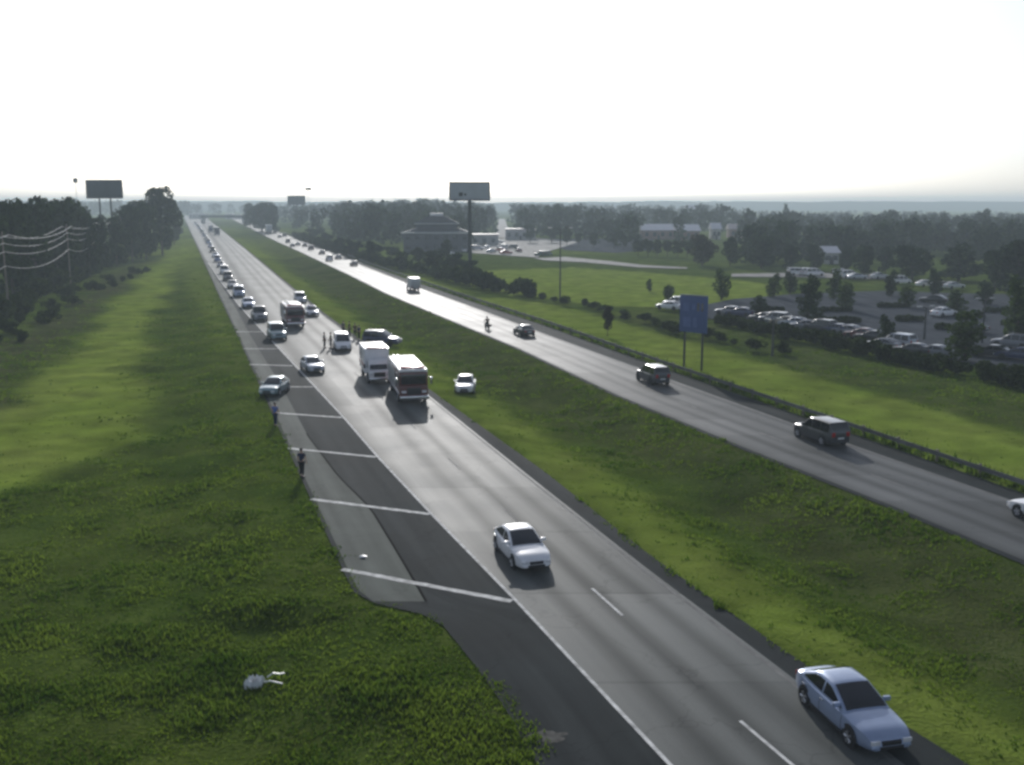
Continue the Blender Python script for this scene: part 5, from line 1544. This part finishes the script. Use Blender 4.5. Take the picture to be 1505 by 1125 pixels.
tag(link('torn_strip', MB().path([(0, 0, 0), (.2, .1, .12), (.42, .12, .08), (.6, .22, .06)], .028, 6).mesh('torn_strip'), None, PAINT['offwhite'], (p.x + .42, p.y + .15, p.z + .28)), "upper white strip sticking out of the grass right of the torn bag", 'litter')
tag(link('torn_strip', MB().path([(0, 0, 0), (.22, -.06, .08), (.45, -.05, .02), (.7, -.12, .0)], .028, 6).mesh('torn_strip'), None, PAINT['offwhite'], (p.x + .40, p.y - .2, p.z + .26)), "lower white strip sticking out of the grass right of the torn bag", 'litter')
p = at(534, 820)
tag(link('paper_scrap', MB().ball((0, 0, .05), .11, 2, (1.6, 1.0, .45), .3).mesh('paper_scrap'), None, PAINT['offwhite'], (p.x, p.y, .01)), "small pale scrap on the shoulder just behind the nearest hatched bar", 'litter')
p = at(800, 1083)
pv_ = [(p.x, p.y, .0062)] + [(p.x + math.cos(k / 24 * 6.283) * .75 * random.uniform(.6, 1.15), p.y + math.sin(k / 24 * 6.283) * .5 * random.uniform(.6, 1.15), .0062) for k in range(24)]
pm_ = bpy.data.meshes.new("worn_patch"); pm_.from_pydata(pv_, [], [(0, k + 1, (k + 1) % 24 + 1) for k in range(24)])
tag(link('worn_patch', pm_, None, principled("patched_asphalt", (0.075, 0.075, 0.07), .85, noise=.35, scale=5, spec=.1)), kind='structure')



# ------------------------------------------------------------------ tall grass and weeds
def grass_tufts():
    N = 150000
    u = rng.uniform(0, 1, N); y = 24 * (260 / 24) ** u
    x = rng.uniform(-0.62, 0.62, N) * y
    clump = (vnoise(x, y, 2.2, 21) * .5 + vnoise(x, y, .8, 22) * .25 + vnoise(x, y, 7, 24) * .25); clump = np.clip((clump - .5) * 1.5 + .45, 0, 1)
    left = L_A(y) - x; med = np.minimum(x - L_D(y), L_E(y) - x); rt = x - L_FG(y) - 1.0
    railw = (rt > -.75) & (rt < .9) & (y < 240)
    rag = np.clip(vnoise(x, y, 1.3, 31) - .42, 0, 1) * np.where(y < 48, 2.2, 1.0)
    ok = railw | ((left > -.12 - rag) | (med > -.08 - rag * .5) | ((rt > 0) & (rt < 60) & (y < 140) & ~poly_mask(x, y, [(1020, 452), (1700, 436), (1760, 560), (1505, 548), (1440, 540), (1390, 528), (1300, 512), (1200, 494), (1100, 478), (1000, 462)])))
    jx, jy = rng.normal(0, 1.2, N), rng.normal(0, 1.6, N)
    mw = poly_mask(x + jx + (vnoise(x, y, 9, 11) - .5) * 5, y + jy, [(262, 345), (278, 352), (240, 430), (208, 510), (203, 600), (225, 640), (150, 660), (60, 690), (-160, 800), (-160, 640), (60, 565), (120, 500), (185, 425)], -.4)
    mw |= (rt > 0) & (rt < 13)
    mw |= (x > L_D(y)) & (x < L_D(y) + 4.5 + 2 * (clump - .5) + jx)
    ok &= ~(mw & (rng.uniform(0, 1, N) < .96) & ~railw) & (rng.uniform(0, 1, N) < (.2 + clump * 1.1) * (1 - smooth01(110, 250, y)))
    x, y, clump, mw, railw = x[ok], y[ok], clump[ok], mw[ok], railw[ok]; n = len(x); z = ground_z(x, y)
    hh = np.where(railw, .55, np.where(mw, .07, 0.04 + .24 * clump ** 2)) * rng.uniform(.6, 1.4, n)
    V, Q = [], []
    for k in range(4):
        a = rng.uniform(0, 6.283, n); ln = hh * rng.uniform(.7, 1.15, n); wd = .028 + .03 * rng.uniform(0, 1, n) + y * .0006
        bx, by = x + rng.uniform(-.2, .2, n), y + rng.uniform(-.2, .2, n)
        px_, py_ = np.cos(a) * wd, np.sin(a) * wd; lx, ly = rng.uniform(-.5, .5, n) * ln, rng.uniform(-.5, .5, n) * ln
        V.append(np.stack([np.stack([bx - px_, by - py_, z - .03], 1), np.stack([bx + px_, by + py_, z - .03], 1), np.stack([bx + lx, by + ly, z + ln], 1)], 1).reshape(-1, 3))
    V = np.concatenate(V)
    o = link('grass', np_mesh('grass', V, np.arange(len(V)).reshape(-1, 3), tri=True), None, foliage("tall_grass_blades", (0.045, 0.095, 0.008), (0.150, 0.215, 0.026), .55, .22))
    tag(o, None, None, None, 'stuff')


grass_tufts()

# ------------------------------------------------------------------ haze
bm = MB().box(-2900, 3700, -130, 4300, -4.2, 40)
hz = bm.mesh('haze', 0)
mh = bpy.data.materials.new("haze"); mh.use_nodes = True
n = mh.node_tree.nodes; n.remove(n["Principled BSDF"])
pv = n.new("ShaderNodeVolumePrincipled")
pv.inputs["Color"].default_value = (0.79, 0.915, 1.0, 1)
pv.inputs["Density"].default_value = 0.00048
pv.inputs["Anisotropy"].default_value = 0.1
mh.node_tree.links.new(pv.outputs[0], n["Material Output"].inputs["Volume"])
tag(link('haze', hz, None, mh), kind='stuff')
